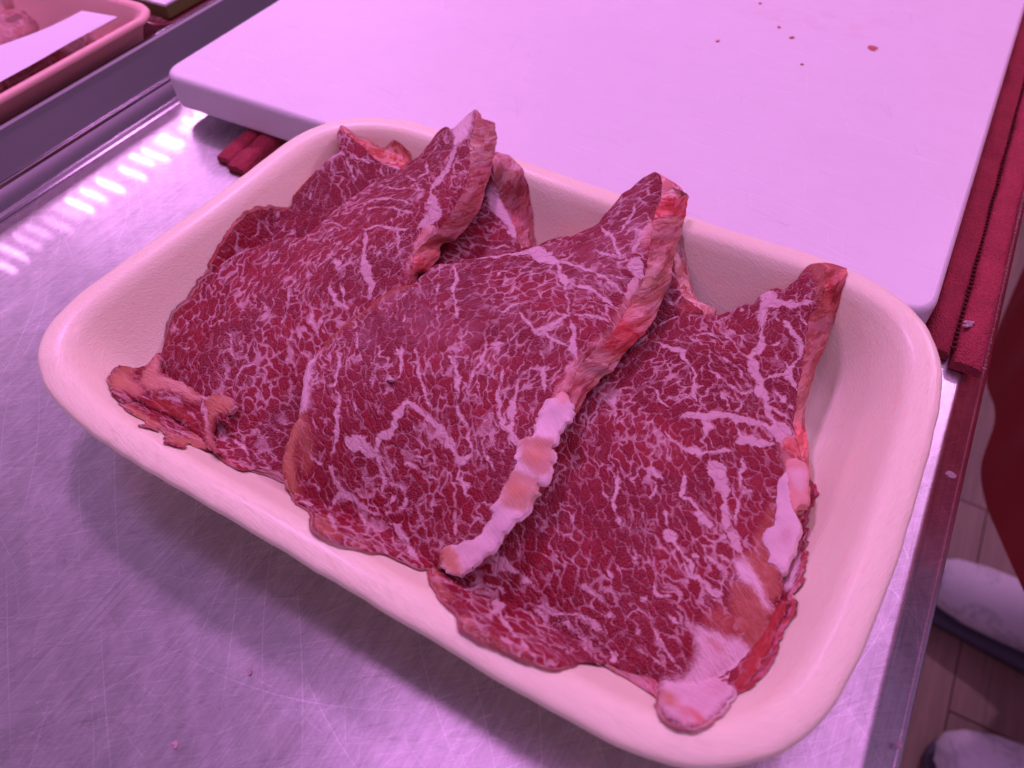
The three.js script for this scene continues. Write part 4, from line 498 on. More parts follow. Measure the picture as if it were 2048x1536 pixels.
    [10, REDBROWN, 0.7, 1340, 760, 1360, 900, 1280, 1000, 1340, 1180, 1400, 1400, 1330, 1380, 1220, 1180, 1180, 1050, 1280, 880]],
}, [
  { name: 'fat_flap', seed: 83, cell: 0.009, thick: 0.0025, round: 0.0008, jag: 0.0009, wave: 0.0012, bump: 0.0006, step: 0.001, res: 0.00022,
    h: [[10, 1400, 650, 0.0285], [10, 1280, 1050, 0.0275], [10, 1500, 1000, 0.0255], [10, 1400, 1300, 0.024]],
    out: [[10, 1380, 600], [10, 1440, 540], [10, 1470, 680], [10, 1480, 820], [10, 1532, 930], [10, 1520, 1050], [10, 1480, 1170], [10, 1450, 1250], [10, 1410, 1320], [10, 1340, 1240], [10, 1290, 1230], [10, 1310, 1180], [10, 1265, 1080], [10, 1285, 990], [10, 1345, 960], [10, 1365, 780]],
    paint: [[10, FATW, 0.95, 1340, 500, 1600, 500, 1600, 1400, 1200, 1400, 1200, 900], [10, [0.55, 0.25, 0.27], 0.6, 1420, 950, 1450, 1000, 1440, 1120, 1415, 1080], [10, [0.6, 0.4, 0.45], 0.4, 1390, 620, 1450, 640, 1440, 800, 1390, 740]] },
  { name: 'fat_flap', seed: 87, cell: 0.009, thick: 0.0025, round: 0.0008, jag: 0.0013, wave: 0.001, bump: 0.0006, step: 0.001, res: 0.00022,
    h: [[10, 1450, 450, 0.031], [10, 1590, 600, 0.0285], [10, 1480, 800, 0.028]],
    out: [[10, 1430, 480], [10, 1500, 430], [10, 1560, 470], [10, 1605, 560], [10, 1605, 660], [10, 1590, 800], [10, 1550, 790], [10, 1485, 835], [10, 1440, 740], [10, 1455, 650]],
    paint: [[10, PINKFAT, 0.95, 1400, 400, 1640, 400, 1640, 860, 1400, 860], [10, FATW, 0.7, 1440, 540, 1560, 520, 1600, 640, 1560, 720, 1480, 660]] },
]);
steak('E', 'large raw steak overlapping both neighbours, bloody pink fat at its raised tip', {
  seed: 91, cell: 0.0047, edge: EDGE_BROWN, tint: tintSpots(tintOf([1.05, 0.95, 0.9], 21), [[5, 1610, 330, 0.054, 0.018, [1.45, 1.9, 2.0]], [5, 1590, 450, 0.052, 0.008, [1.1, 0.45, 0.5]], [5, 1340, 1200, 0.043, 0.014, [1.35, 1.2, 1.3]], [7, 1640, 220, 0.042, 0.010, [1.1, 0.6, 0.6]]]),
  h: [[5, 1580, 155, 0.058], [5, 1180, 470, 0.049], [5, 780, 720, 0.041], [5, 110, 820, 0.038], [4, 1130, 270, 0.0375], [4, 640, 640, 0.0355], [4, 420, 880, 0.0335], [6, 370, 110, 0.033], [6, 250, 500, 0.026], [6, 480, 900, 0.0135], [6, 780, 1110, 0.0095], [6, 1300, 1280, 0.011], [7, 300, 300, 0.0365], [7, 700, 700, 0.036], [5, 1400, 900, 0.047], [5, 1330, 1260, 0.042], [7, 1400, 500, 0.039], [7, 1100, 900, 0.036], [8, 880, 200, 0.034], [8, 500, 700, 0.0285], [8, 250, 850, 0.017], [6, 1200, 400, 0.0265], [6, 800, 500, 0.024]],
  out: [[5, 1580, 152, 1600, 158, 0.002], [5, 1628, 200, 1790, 285, 0.003], [5, 1615, 350, 1832, 345, 0.006], [5, 1570, 500, 1815, 480, 0.009], [5, 1550, 640, 1775, 640, 0.010], [5, 1525, 780, 1715, 830, 0.010], [5, 1510, 900, 1700, 970, 0.009], [5, 1470, 1010, 1650, 1080, 0.009], [5, 1400, 1120, 1590, 1240, 0.009], [5, 1330, 1260, 1500, 1390, 0.008], [7, 1640, 210, 1820, 290, 0.008], [7, 1560, 330, 1722, 400, 0.007], [7, 1420, 440, 1640, 520, 0.007], [7, 1350, 540, 1530, 600, 0.007], [7, 1310, 680, 1425, 720, 0.007], [7, 1270, 800, 1330, 880, 0.006], [7, 1140, 860], [7, 1070, 940], [7, 1080, 1030], [7, 1150, 1090], [7, 1140, 1250], [7, 1060, 1350], [7, 960, 1400], [8, 960, 250], [8, 860, 430], [8, 740, 600], [8, 600, 740], [8, 420, 800], [8, 300, 850], [8, 215, 892], [6, 1340, 1272], [6, 1290, 1275], [6, 1150, 1210], [6, 1000, 1150], [6, 900, 1148], [6, 780, 1110], [6, 700, 1090], [6, 600, 1050], [6, 490, 980], [6, 478, 900], [6, 450, 830], [6, 380, 790], [6, 330, 730], [6, 290, 650], [6, 245, 560], [6, 243, 440], [6, 280, 300], [6, 310, 220], [6, 368, 110], [4, 368, 1240], [4, 375, 1170], [4, 400, 1030], [4, 420, 880], [4, 485, 810], [4, 500, 760], [4, 545, 740], [4, 640, 620], [4, 760, 530], [4, 880, 440], [4, 1000, 340], [4, 1130, 265], [4, 1245, 250], [4, 1330, 170], [4, 1420, 100], [4, 1560, 80], [4, 1650, 45], [5, 110, 820], [5, 300, 802], [5, 520, 770], [5, 640, 725], [5, 780, 700], [5, 900, 662], [5, 1030, 600], [5, 1130, 550], [5, 1180, 475], [5, 1240, 420], [5, 1320, 320], [5, 1370, 290], [5, 1470, 210]],
  dirs: [[5, 1100, 750, 150, 2, 0.8], [5, 1150, 1050, 35, 1.9, 0.9], [5, 400, 1100, 160, 1.3, 1.0], [4, 1000, 600, 95, 2.0, 0.7], [7, 700, 400, 110, 1.6, 1.15], [7, 600, 800, 85, 1.9, 1.05], [6, 1100, 500, 55, 1.9, 1.0], [6, 500, 350, 65, 3, 0.7], [6, 1500, 900, 65, 1.7, 1.0], [6, 700, 950, 45, 1.6, 1.2], [7, 1200, 550, 130, 2.2, 1.2]],
  veins: [[5, 70, 150, 815, 400, 800, 640, 770, 780, 790], [5, 90, 640, 790, 740, 830, 830, 870], [5, 44, 830, 870, 850, 950, 890, 1010, 890, 1080], [5, 34, 900, 1010, 1000, 1050, 1100, 1080, 1200, 1150, 1300, 1220], [5, 30, 780, 800, 900, 880, 1010, 900, 1120, 940, 1200, 980, 1300, 1080, 1370, 1110], [5, 16, 1200, 970, 1290, 980, 1380, 1000], [5, 34, 1150, 570, 1210, 640, 1260, 670, 1290, 760, 1310, 810], [5, 22, 1270, 650, 1330, 610, 1360, 560, 1400, 500, 1420, 400, 1400, 330], [5, 26, 1080, 770, 1160, 790, 1230, 810, 1320, 820, 1400, 800], [5, 50, 1400, 800, 1450, 700, 1500, 620, 1550, 550], [5, 100, 1400, 830, 1440, 920, 1470, 960], [5, 60, 1440, 960, 1400, 1060, 1360, 1130], [5, 26, 340, 1200, 400, 1240, 480, 1200, 560, 1190, 640, 1170, 760, 1180], [5, 22, 760, 1180, 850, 1260, 930, 1270], [5, 20, 890, 1080, 910, 1180, 930, 1270], [5, 36, 930, 1270, 800, 1330, 720, 1370, 660, 1390], [5, 26, 930, 1270, 1060, 1270, 1160, 1300, 1260, 1330], [5, 34, 940, 1280, 950, 1380, 940, 1480, 930, 1536], [5, 18, 910, 1140, 1000, 1150, 1080, 1130], [5, 14, 1080, 1090, 1070, 1150, 1030, 1220, 1060, 1290], [5, 14, 1080, 1150, 1140, 1220, 1160, 1290], [5, 18, 540, 850, 520, 960, 490, 1070, 440, 1130], [5, 16, 350, 990, 400, 930, 520, 960], [5, 14, 320, 1100, 330, 1200], [5, 16, 690, 1050, 680, 1100, 720, 1160], [5, 24, 40, 870, 30, 1050, 40, 1270], [5, 40, 30, 1250, 60, 1280], [5, 24, 660, 1390, 580, 1300, 520, 1240], [5, 20, 660, 1390, 760, 1430, 850, 1480, 920, 1510],
    [7, 30, 430, 60, 430, 120], [7, 24, 640, 240, 650, 350, 640, 420, 590, 520, 550, 580, 540, 680], [7, 40, 430, 500, 440, 620, 450, 770], [7, 24, 370, 430, 430, 520], [7, 18, 640, 430, 690, 520, 710, 590, 760, 640], [7, 34, 1330, 130, 1330, 260, 1340, 380, 1360, 480], [7, 50, 1290, 370, 1350, 390], [7, 20, 1190, 290, 1290, 360], [7, 34, 770, 650, 760, 760, 790, 920, 850, 1020, 890, 1100], [7, 44, 910, 620, 900, 720, 870, 800, 860, 900, 860, 1000], [7, 36, 1110, 460, 1090, 560, 1100, 660, 1120, 720], [7, 40, 790, 930, 830, 1000, 900, 1100, 910, 1260], [7, 50, 60, 780, 130, 830, 200, 900, 320, 1000, 380, 1090, 420, 1170, 470, 1230], [7, 40, 470, 1230, 560, 1200], [7, 30, 530, 1000, 530, 1080, 570, 1180], [7, 24, 460, 790, 460, 880, 530, 1000], [7, 24, 480, 1330, 490, 1430, 520, 1520], [7, 20, 650, 1130, 690, 1230, 730, 1320], [7, 24, 140, 480, 150, 600, 200, 740, 240, 860], [7, 18, 640, 350, 560, 420, 540, 520], [7, 26, 640, 350, 740, 340, 820, 330], [7, 22, 820, 330, 900, 260, 980, 180], [7, 30, 980, 160, 1030, 240, 1070, 270, 1150, 220, 1270, 140], [7, 20, 790, 480, 790, 600, 760, 650], [7, 20, 1090, 370, 1110, 470],
    [4, 26, 1565, 100, 1580, 200, 1570, 320, 1580, 480], [4, 16, 1440, 140, 1440, 300, 1440, 470, 1420, 600], [4, 18, 1200, 480, 1180, 560], [4, 18, 1090, 650, 1120, 750, 1130, 800, 1100, 900], [4, 26, 1180, 690, 1160, 800, 1150, 950, 1120, 990], [4, 20, 830, 590, 820, 700, 830, 780], [4, 26, 660, 780, 690, 850, 660, 980, 640, 1050, 590, 1040], [4, 24, 650, 1050, 680, 1150, 660, 1260, 650, 1400], [4, 18, 950, 920, 940, 1080], [4, 14, 1090, 1060, 1000, 1220, 970, 1290], [4, 16, 790, 1130, 820, 1270], [4, 18, 1250, 650, 1280, 820, 1300, 980, 1350, 1130], [4, 18, 1110, 400, 1210, 330],
    [6, 30, 690, 0, 660, 130, 650, 300, 620, 450], [6, 70, 730, 300, 800, 330, 880, 280], [6, 60, 850, 330, 920, 400, 970, 400], [6, 50, 960, 390, 1000, 290, 1080, 250, 1140, 100, 1210, 20], [6, 40, 1210, 20, 1330, 120, 1450, 190, 1520, 310], [6, 40, 970, 420, 1000, 550, 1030, 620, 1010, 740], [6, 26, 620, 450, 640, 580, 700, 680, 800, 770, 900, 850, 1040, 930], [6, 30, 1040, 900, 1060, 860, 1190, 830, 1200, 760, 1200, 700], [6, 24, 1040, 620, 1130, 660, 1200, 700], [6, 24, 1190, 440, 1210, 480, 1330, 590], [6, 16, 1190, 430, 1330, 440, 1420, 380], [6, 26, 470, 650, 520, 680, 490, 720], [6, 40, 600, 840, 660, 760, 740, 740, 800, 820], [6, 30, 600, 840, 640, 930, 660, 1030], [6, 24, 820, 850, 900, 1000], [6, 40, 1030, 900, 1180, 1030, 1230, 1090], [6, 30, 1200, 1080, 1260, 1200, 1320, 1270], [6, 20, 1330, 850, 1400, 820, 1420, 750], [6, 24, 1570, 830, 1600, 930, 1590, 1030], [6, 50, 400, 770, 460, 800], [6, 18, 380, 310, 440, 420, 520, 490, 590, 480], [6, 16, 840, 620, 900, 730, 1010, 740], [6, 20, 1640, 470, 1600, 600, 1650, 660, 1670, 740], [6, 50, 1590, 450, 1660, 480], [6, 20, 840, 1010, 940, 1060], [6, 24, 1030, 840, 1130, 720]],
  paint: [[6, ORANGE, 0.85, 368, 110, 430, 110, 380, 250, 330, 420, 330, 560, 360, 700, 330, 740, 280, 640, 243, 560, 243, 440, 280, 300], [6, ORANGE, 0.35, 430, 110, 480, 300, 470, 480, 430, 600, 370, 500, 380, 260], [4, FATW, 0.92, 490, 800, 540, 780, 470, 900, 455, 1050, 450, 1200, 400, 1250, 365, 1250, 375, 1180, 400, 1030, 420, 880], [6, ORANGE, 0.5, 480, 900, 580, 880, 700, 1060, 600, 1050, 490, 980], [6, ORANGE, 0.45, 780, 1040, 930, 1148, 800, 1110], [5, PINKFAT, 0.8, 1610, 400, 1560, 560, 1540, 700, 1480, 760, 1480, 640, 1560, 520], [5, PINKFAT, 0.65, 1480, 1000, 1400, 1120, 1330, 1260, 1290, 1370, 1250, 1370, 1340, 1130, 1440, 990], [4, BROWN, 0.75, 540, 745, 640, 620, 760, 530, 880, 440, 1000, 340, 1130, 268, 1250, 250, 1230, 290, 1130, 320, 1010, 390, 890, 490, 770, 580, 650, 670, 560, 780], [7, PINKFAT, 0.7, 1560, 330, 1640, 210, 1600, 240, 1500, 320, 1400, 440, 1330, 560, 1300, 680, 1200, 760, 1140, 780, 1200, 700, 1330, 470, 1420, 400]],
}, [
  { name: 'fat_flap', seed: 101, cell: 0.012, thick: 0.0011, round: 0.0008, jag: 0.0019, wave: 0.0014, bump: 0.0010, step: 0.001, res: 0.0002, lift: 0.001, above: 0.0008,
    out: [[7, 1190, 735], [7, 1245, 695], [7, 1280, 770], [7, 1325, 885], [7, 1240, 985], [7, 1182, 1080], [7, 1168, 1115], [7, 1168, 1180], [7, 1150, 1260], [7, 1135, 1340], [7, 1105, 1388], [7, 1050, 1385], [8, 1042, 260], [8, 1036, 330], [8, 990, 420], [8, 915, 500], [8, 850, 545], [8, 822, 605], [8, 782, 618], [8, 768, 680], [8, 720, 735], [8, 690, 780], [8, 648, 792], [8, 610, 830], [8, 570, 870], [8, 552, 905], [8, 510, 925], [8, 460, 946], [8, 400, 930], [8, 350, 885], [8, 320, 840], [8, 318, 775], [8, 380, 738], [8, 460, 722], [8, 545, 700], [8, 610, 635], [8, 668, 560], [8, 695, 500], [8, 748, 405], [8, 800, 280], [8, 850, 160], [7, 900, 1270], [7, 893, 1180], [7, 925, 1080], [7, 985, 1050], [7, 1060, 1040], [7, 1055, 960], [7, 1075, 880], [7, 1105, 815], [7, 1150, 765]],
    paint: [[7, FATW, 1, 800, 600, 1400, 600, 1400, 1500, 800, 1500], [8, FATW, 1, 280, 120, 1200, 120, 1200, 1000, 280, 1000], [7, PINKFAT, 0.8, 1190, 690, 1300, 690, 1290, 810, 1210, 780], [7, [0.66, 0.46, 0.5], 0.5, 1180, 880, 1260, 860, 1230, 1000, 1190, 980], [7, [0.55, 0.26, 0.20], 1, 940, 1040, 1090, 1050, 1190, 1090, 1180, 1220, 1150, 1320, 1060, 1340, 960, 1260, 925, 1160], [7, ORANGE, 0.85, 980, 1130, 1080, 1100, 1130, 1180, 1060, 1270, 980, 1220], [8, [0.57, 0.29, 0.22], 1, 820, 150, 940, 170, 1070, 220, 1060, 360, 950, 480, 880, 450, 780, 430, 780, 330], [8, ORANGE, 0.8, 850, 220, 960, 250, 950, 360, 830, 370], [8, [0.62, 0.42, 0.47], 0.5, 700, 620, 790, 620, 740, 710], [8, [0.6, 0.4, 0.44], 0.5, 540, 700, 580, 720, 640, 790, 600, 780], [8, ORANGE, 0.85, 300, 740, 385, 735, 430, 840, 470, 950, 400, 950, 300, 850]] },
]);
// ---------------------------------------------------------------- display packs behind the lip
function roundRect(x0, x1, z0, z1, r, n = 10) {
  const P = []; for (const [cx, cz, a] of [[x1 - r, z1 - r, 0], [x0 + r, z1 - r, 1], [x0 + r, z0 + r, 2], [x1 - r, z0 + r, 3]]) for (let k = 0; k <= n; k++) { const t = (a + k / n) * Math.PI / 2; P.push([cx + r * Math.cos(t), cz + r * Math.sin(t), Math.cos(t), Math.sin(t)]); }
  return P;
}
{
  const SH = -0.0065, t = thing('wrapped_meat_pack', 'film wrapped pink foam tray of dark red meat with a white label strip', 'meat pack');
  const P = roundRect(-0.62, -0.4545, -0.332, -0.06, 0.022), ring = (d, y) => P.map((p) => [p[0] - p[2] * d, y, p[1] - p[3] * d]);
  mesh('tray_shell', ringSurf([ring(0.022, SH + 0.001), ring(0.019, SH + 0.003), ring(0.006, 0.030), ring(0.001, 0.032), ring(0, 0.034), ring(0.0012, 0.0358), ring(0.004, 0.036), ring(0.008, 0.0345), ring(0.014, 0.022), ring(0.022, 0.004), ring(0.06, 0.002), ring(0.082, 0.002)], true), phy({ color: lin(0.80, 0.44, 0.38), roughness: 0.45 }), t);
  const fm = std({ map: EDGE_RED.map, roughness: 0.4, bumpMap: EDGE_RED.bumpMap, bumpScale: 0.001 });
  for (const [x, z, a, b, s] of [[-0.565, -0.262, 0.030, 0.042, 1], [-0.525, -0.19, 0.045, 0.035, 2], [-0.545, -0.12, 0.04, 0.04, 3], [-0.500, -0.262, 0.030, 0.045, 4]]) {
    const g = new THREE.SphereGeometry(1, 36, 24), p = g.attributes.position;
    for (let i = 0; i < p.count; i++) { const X = p.getX(i), Y = p.getY(i), Z = p.getZ(i), k = 1 + 0.35 * (fbm(X * 2 + s, Z * 2 + Y, 500 + s, 3) - 0.5); p.setXYZ(i, X * a * k, Y * 0.0155 * k, Z * b * k); }
    g.computeVertexNormals(); gridUV(g); mesh('meat_chunk', g, fm, t).position.set(x, 0.0165, z);
  }
  // stretched clear film over the rim
  const n = 24, pos = [], uv = [], idx = [];
  for (let j = 0; j <= n; j++) for (let i = 0; i <= n; i++) { const u = i / n, v = j / n; pos.push(mix(-0.612, -0.4625, u), 0.0366 + 0.0022 * (fbm(u * 8, v * 14, 520, 3) - 0.5) - 0.002 * Math.sin(Math.PI * u) * Math.sin(Math.PI * v), mix(-0.322, -0.07, v)); uv.push(u, v); }
  for (let j = 0; j < n; j++) for (let i = 0; i < n; i++) { const a = j * (n + 1) + i; idx.push(a, a + n + 1, a + 1, a + 1, a + n + 1, a + n + 2); }
  mesh('plastic_film', surf(pos, uv, idx), phy({ color: 0xffffff, transmission: 1, thickness: 0, roughness: 0.08, ior: 1.4 }), t);
  const lab = dataTex(256, 1024, (x, y, c) => { let v = 0.74; const line = (a, b, c0, c1) => y > a && y < b && x > c0 && x < c1; for (const q of [700, 730]) if (line(q, q + 14, 40, 120) && ((x >> 3) % 3 !== 0)) v = 0.25; if (y > 690 && y < 760 && x > 20 && x < 30) v = 0.8; c[0] = v; c[1] = v * 0.97; c[2] = v; }, true); lab.wrapS = lab.wrapT = THREE.ClampToEdgeWrapping;
  const lp = [], lu = [], li = []; const m = 30;
  for (let j = 0; j <= m; j++) for (let i = 0; i <= 3; i++) { const v = j / m, z = mix(-0.302, -0.08, v), w = Math.min(1, 0.72 + 0.5 * sst(0.05, 0.5, v)); lp.push(mix(-0.4672, -0.4672 - 0.040 * w, i / 3), 0.0382 + 0.0009 * (vn(v * 7, i * 0.5, 530) - 0.5), z - (1 - i / 3) * 0.004 * (j ? 0 : 1)); lu.push(i / 3, v); }
  for (let j = 0; j < m; j++) for (let i = 0; i < 3; i++) { const a = j * 4 + i; li.push(a, a + 4, a + 1, a + 1, a + 4, a + 5); }
  mesh('paper_label', surf(lp, lu, li), std({ map: lab, roughness: 0.5 }), t);

  const q = thing('red_meat_pack', 'flat clear pack of bright red meat slices behind the wrapped pink tray', 'meat pack', [-0.545, SH + 0.001, -0.430]);
  const s1 = new RoundedBoxGeometry(0.146, 0.0245, 0.180, 4, 0.006); gridUV(s1); mesh('meat_slices', s1, fm, q).position.y = 0.0127;
  const rimP = roundRect(-0.0765, 0.0765, -0.093, 0.093, 0.012), rr = (d, y) => rimP.map((p) => [p[0] - p[2] * d, y, p[1] - p[3] * d]);
  mesh('pack_rim', ringSurf([rr(0.004, 0.0005), rr(0, 0.022), rr(-0.0015, 0.0235), rr(0.0012, 0.0243), rr(0.0022, 0.022), rr(0.006, 0.001)], true), phy({ color: lin(0.30, 0.05, 0.07), roughness: 0.15, clearcoat: 0.6 }), q);
  const b = thing('carton_box', 'thin olive green carton with a white top lying on the red meat pack', 'box', [-0.535, SH + 0.0262, -0.4525]);
  const body = new RoundedBoxGeometry(0.13, 0.0088, 0.215, 2, 0.001); mesh('carton_body', gridUV(body), std({ color: lin(0.16, 0.15, 0.035), roughness: 0.55 }), b).position.y = 0.0044;
  const lid = new RoundedBoxGeometry(0.132, 0.0022, 0.217, 2, 0.0008); mesh('carton_lid', gridUV(lid), std({ color: lin(0.8, 0.78, 0.78), roughness: 0.5 }), b).position.y = 0.0099;
  const card = new RoundedBoxGeometry(0.022, 0.0012, 0.05, 1, 0.0004); ud(mesh('price_card', card, std({ color: lin(0.75, 0.72, 0.75), roughness: 0.5 })), 'small white card lying on the display shelf beside the steel lip', 'card').position.set(-0.444, SH + 0.0016, -0.40);
}
// ---------------------------------------------------------------- worker beyond the counter edge
{
  const t = thing('person', 'person in white boots and a dark red apron standing past the counter edge', 'person', [0.42, -0.8, -0.62]);
  // apron: wavy hanging cloth with a thickness
  const hemC = new THREE.SplineCurve([[-1.05, -0.40], [-0.925, -0.498], [-0.838, -0.503], [-0.709, -0.437], [-0.647, -0.450], [-0.575, -0.418], [-0.485, -0.356], [-0.396, -0.291], [-0.30, -0.22]].map((p) => new THREE.Vector2(...p))).getPoints(120);
  const hemY = (z) => { for (let i = 1; i < hemC.length; i++) if (z <= hemC[i].x) { const a = hemC[i - 1], b = hemC[i]; return mix(a.y, b.y, (z - a.x) / (b.x - a.x + 1e-9)); } return -0.22; };
  const nu = 70, nv = 40, side = (off) => { const pos = [], uv = [], idx = []; for (let j = 0; j <= nv; j++) for (let i = 0; i <= nu; i++) { const z = mix(-1.05, -0.30, i / nu), v = j / nv, y = mix(0.42, hemY(z), v), c = (z + 0.66) / 0.4, x = 0.20 + off + 0.02 * c * c * (1 - v) + 0.014 * v * (1 - v) * 4 * Math.sin(z * 38 + 1)  ; pos.push(x - 0.42, y + 0.8, z + 0.62); uv.push(z, y); } for (let j = 0; j < nv; j++) for (let i = 0; i < nu; i++) { const a = j * (nu + 1) + i; idx.push(a, a + nu + 1, a + 1, a + 1, a + nu + 1, a + nu + 2); } return surf(pos, uv, idx); };
  mesh('apron', mergeGeometries([side(0), side(0.0025)]), std({ color: lin(0.34, 0.008, 0.010), roughness: 0.85 }), t);
  // body: tapered capsules joined by a smooth minimum, meshed by rings along z = height would not join, so by cells
  const J = { hipL: [0, 0.86, 0.10], hipR: [0, 0.86, -0.10], knL: [-0.02, 0.46, 0.12], knR: [-0.02, 0.46, -0.06], anL: [0.03, 0.12, 0.13], anR: [0.03, 0.12, -0.07], pel: [0.01, 0.92, 0], che: [0, 1.28, 0], nec: [-0.01, 1.46, 0], hea: [-0.04, 1.58, 0], heb: [-0.05, 1.66, 0], shL: [0, 1.38, 0.18], shR: [0, 1.38, -0.18], elL: [0.04, 1.12, 0.26], elR: [0.04, 1.12, -0.26], wrL: [-0.06, 0.92, 0.27], wrR: [-0.06, 0.92, -0.27] };
  const B = [['hipL', 'knL', 0.085, 0.06], ['knL', 'anL', 0.06, 0.045], ['hipR', 'knR', 0.085, 0.06], ['knR', 'anR', 0.06, 0.045], ['pel', 'che', 0.13, 0.14], ['hipL', 'hipR', 0.10, 0.10], ['che', 'nec', 0.12, 0.055], ['nec', 'hea', 0.055, 0.07], ['hea', 'heb', 0.085, 0.09], ['shL', 'shR', 0.07, 0.07], ['shL', 'elL', 0.055, 0.042], ['elL', 'wrL', 0.042, 0.03], ['shR', 'elR', 0.055, 0.042], ['elR', 'wrR', 0.042, 0.03]];
  const sdf = (x, y, z) => { let d = 1e9; for (const [a, b, r0, r1] of B) { const A = J[a], C = J[b], ex = C[0] - A[0], ey = C[1] - A[1], ez = C[2] - A[2]; let k = ((x - A[0]) * ex + (y - A[1]) * ey + (z - A[2]) * ez) / (ex * ex + ey * ey + ez * ez); k = Math.min(1, Math.max(0, k)); const q = Math.hypot(x - A[0] - ex * k, y - A[1] - ey * k, z - A[2] - ez * k) - mix(r0, r1, k), h = Math.max(0, 0.05 - Math.abs(d - q)) / 0.05; d = Math.min(d, q) - h * h * 0.05 * 0.25; } return d; };
  const N = 76, mc = new MarchingCubes(N, new THREE.MeshStandardMaterial(), false, false, 60000); mc.isolation = 0; mc.reset();
  for (let k = 0; k < N; k++) for (let j = 0; j < N; j++) for (let i = 0; i < N; i++) { const f = (q) => (q - N / 2) / (N / 2) * 0.95; mc.field[k * N * N + j * N + i] = -sdf(f(i), f(j) + 0.9, f(k)); }
  mc.update();
  const bp = [], bn = []; for (let i = 0; i < mc.count * 3; i++) { bp.push(mc.positionArray[i] * 0.95 + (i % 3 === 1 ? 0.9 : 0)); bn.push(mc.normalArray[i]); }
  const bg = new THREE.BufferGeometry(); bg.setAttribute('position', new THREE.Float32BufferAttribute(bp, 3)); bg.computeVertexNormals();
  const mv = mergeVertices(bg.deleteAttribute('normal'), 1e-4); mv.computeVertexNormals();
  mesh('body', mv, std({ color: lin(0.12, 0.11, 0.12), roughness: 0.85 }), t);
  // boots: sections along the foot, then a shaft
  const bootM = phy({ map: dataTex(256, 256, (x, y, c) => { const n = pvn(x / 20, y / 20, 12, 611) * 0.6 + pvn(x / 5, y / 5, 51, 612) * 0.4, d = sst(0.55, 0.78, n), v = mix(0.78, 0.5, 0.7 * d); c[0] = v; c[1] = v * 0.98; c[2] = v * 0.97; }, true), roughness: 0.45 }), soleM = std({ color: lin(0.10, 0.09, 0.12), roughness: 0.7 });
  for (const [bx, bz, turn] of [[0.012, -0.052, -0.12], [0.066, 0.150, 0.06]]) {
    const rings = [], S2 = [[-0.192, 0.040, 0.012, 0.006], [-0.185, 0.045, 0.030, 0.026], [-0.165, 0.047, 0.043, 0.036], [-0.13, 0.050, 0.050, 0.044], [-0.08, 0.056, 0.048, 0.052], [-0.03, 0.068, 0.043, 0.066], [0.0, 0.085, 0.043, 0.082]];
    for (const [x, y, w, h] of S2) rings.push(Array.from({ length: 28 }, (_, i) => { const a = i / 28 * 2 * Math.PI, c = Math.cos(a), s = Math.sin(a); return [x - 0.004 * (s > 0 ? 1 : 0), Math.max(0.014, y + h * s * (s < 0 ? 0.9 : 1)), w * c]; }));
    for (const [y, w, d, o] of [[0.16, 0.052, 0.062, 0.03], [0.24, 0.056, 0.062, 0.035], [0.33, 0.062, 0.066, 0.036]]) rings.push(Array.from({ length: 28 }, (_, i) => { const a = i / 28 * 2 * Math.PI; return [o - d * Math.sin(a), y, w * Math.cos(a)]; }));
    const b = mesh('boot', ringSurf(rings, true, 3), bootM, t); b.scale.set(0.95, 1, 0.86); b.position.set(bx, 0.002, bz); b.rotation.y = turn;
    const hl = []; for (const [y, w] of [[0.014, 0.046], [0.06, 0.047], [0.12, 0.046], [0.17, 0.05]]) hl.push(Array.from({ length: 28 }, (_, i) => { const a = i / 28 * 2 * Math.PI; return [0.03 + 0.060 * Math.cos(a), y, w * Math.sin(a)]; }));
    mesh('boot_heel', ringSurf(hl, true), bootM, b);
    const so = roundRect(-0.196, 0.095, -0.050, 0.050, 0.046), r2 = (d, y) => so.map((p) => [p[0] - p[2] * d, y, p[1] - p[3] * d]);
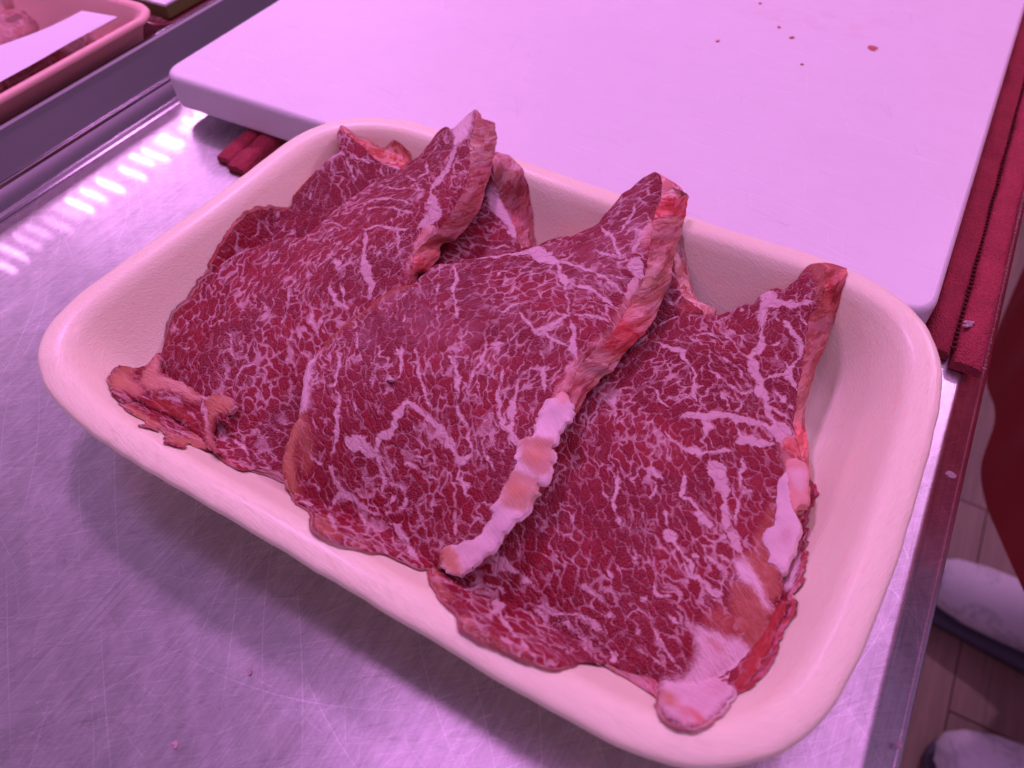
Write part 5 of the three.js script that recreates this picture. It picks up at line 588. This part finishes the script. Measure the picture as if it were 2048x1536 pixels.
    mesh('sole', ringSurf([r2(0.05, 0.0), r2(0.002, 0.0), r2(0, 0.006), r2(0, 0.014), r2(0.003, 0.017), r2(0.05, 0.017)], true), soleM, b);
  }
}
// ---------------------------------------------------------------- scraps
{
  const red = std({ color: lin(0.52, 0.11, 0.09), roughness: 0.45 }), fatM = std({ color: lin(0.55, 0.38, 0.40), roughness: 0.5 });
  let sd = 900;
  const crumb = (px, py, h, size, flat, m, name, label, cat, group) => {
    const g = new THREE.IcosahedronGeometry(1, 3), p = g.attributes.position, s = sd += 3;
    for (let i = 0; i < p.count; i++) { const x = p.getX(i), y = p.getY(i), z = p.getZ(i), k = 1 + 1.1 * (fbm(x * 1.7 + 3, z * 1.7 + y * 1.3, s, 2) - 0.5); p.setXYZ(i, x * k * size, (y + 0.8) * flat * k, z * k * size * (0.55 + 0.5 * hash2(s, 2, 1))); }
    g.computeVertexNormals(); const q = un(px, py, h), o = mesh(name, g, m); o.position.set(q[0], h, q[2]); o.rotation.y = hash2(s, 1, 4) * 6; ud(o, label, cat, group);
  };
  for (const [x, y, s] of [[1435, 83, 0.0017], [1558, 55, 0.0017], [1583, 76, 0.0016], [1745, 97, 0.0025], [1604, 130, 0.0010], [1520, 8, 0.0012]]) crumb(x, y, 0.0299, s, 0.0004, red, 'meat_crumb', 'tiny red meat crumb on the white cutting board', 'crumb', 'meat crumbs on the cutting board');
  for (const [x, y, s] of [[1898, 950, 0.0022], [1798, 1492, 0.0011], [1840, 1092, 0.0009], [500, 1345, 0.0012], [350, 1490, 0.0012]]) crumb(x, y, y < 1500 && x > 1790 ? -0.003 : -0.0001, s, 0.0005, fatM, 'fat_crumb', 'small pale fat crumb on the scratched steel counter', 'crumb', 'fat crumbs on the steel counter');
  crumb(1934, 652, 0.0093, 0.0026, 0.0012, fatM, 'fat_crumb', 'pale fat crumb stuck on the dark red cloth', 'crumb');
  { const q = steaks.E.lay([783, 762]); crumb(783, 762, q[1] + 0.0002, 0.0016, 0.0009, fatM, 'fat_crumb', 'tiny pink fat crumb on the middle steak', 'crumb'); }
}
renderer.render(scene, camera);
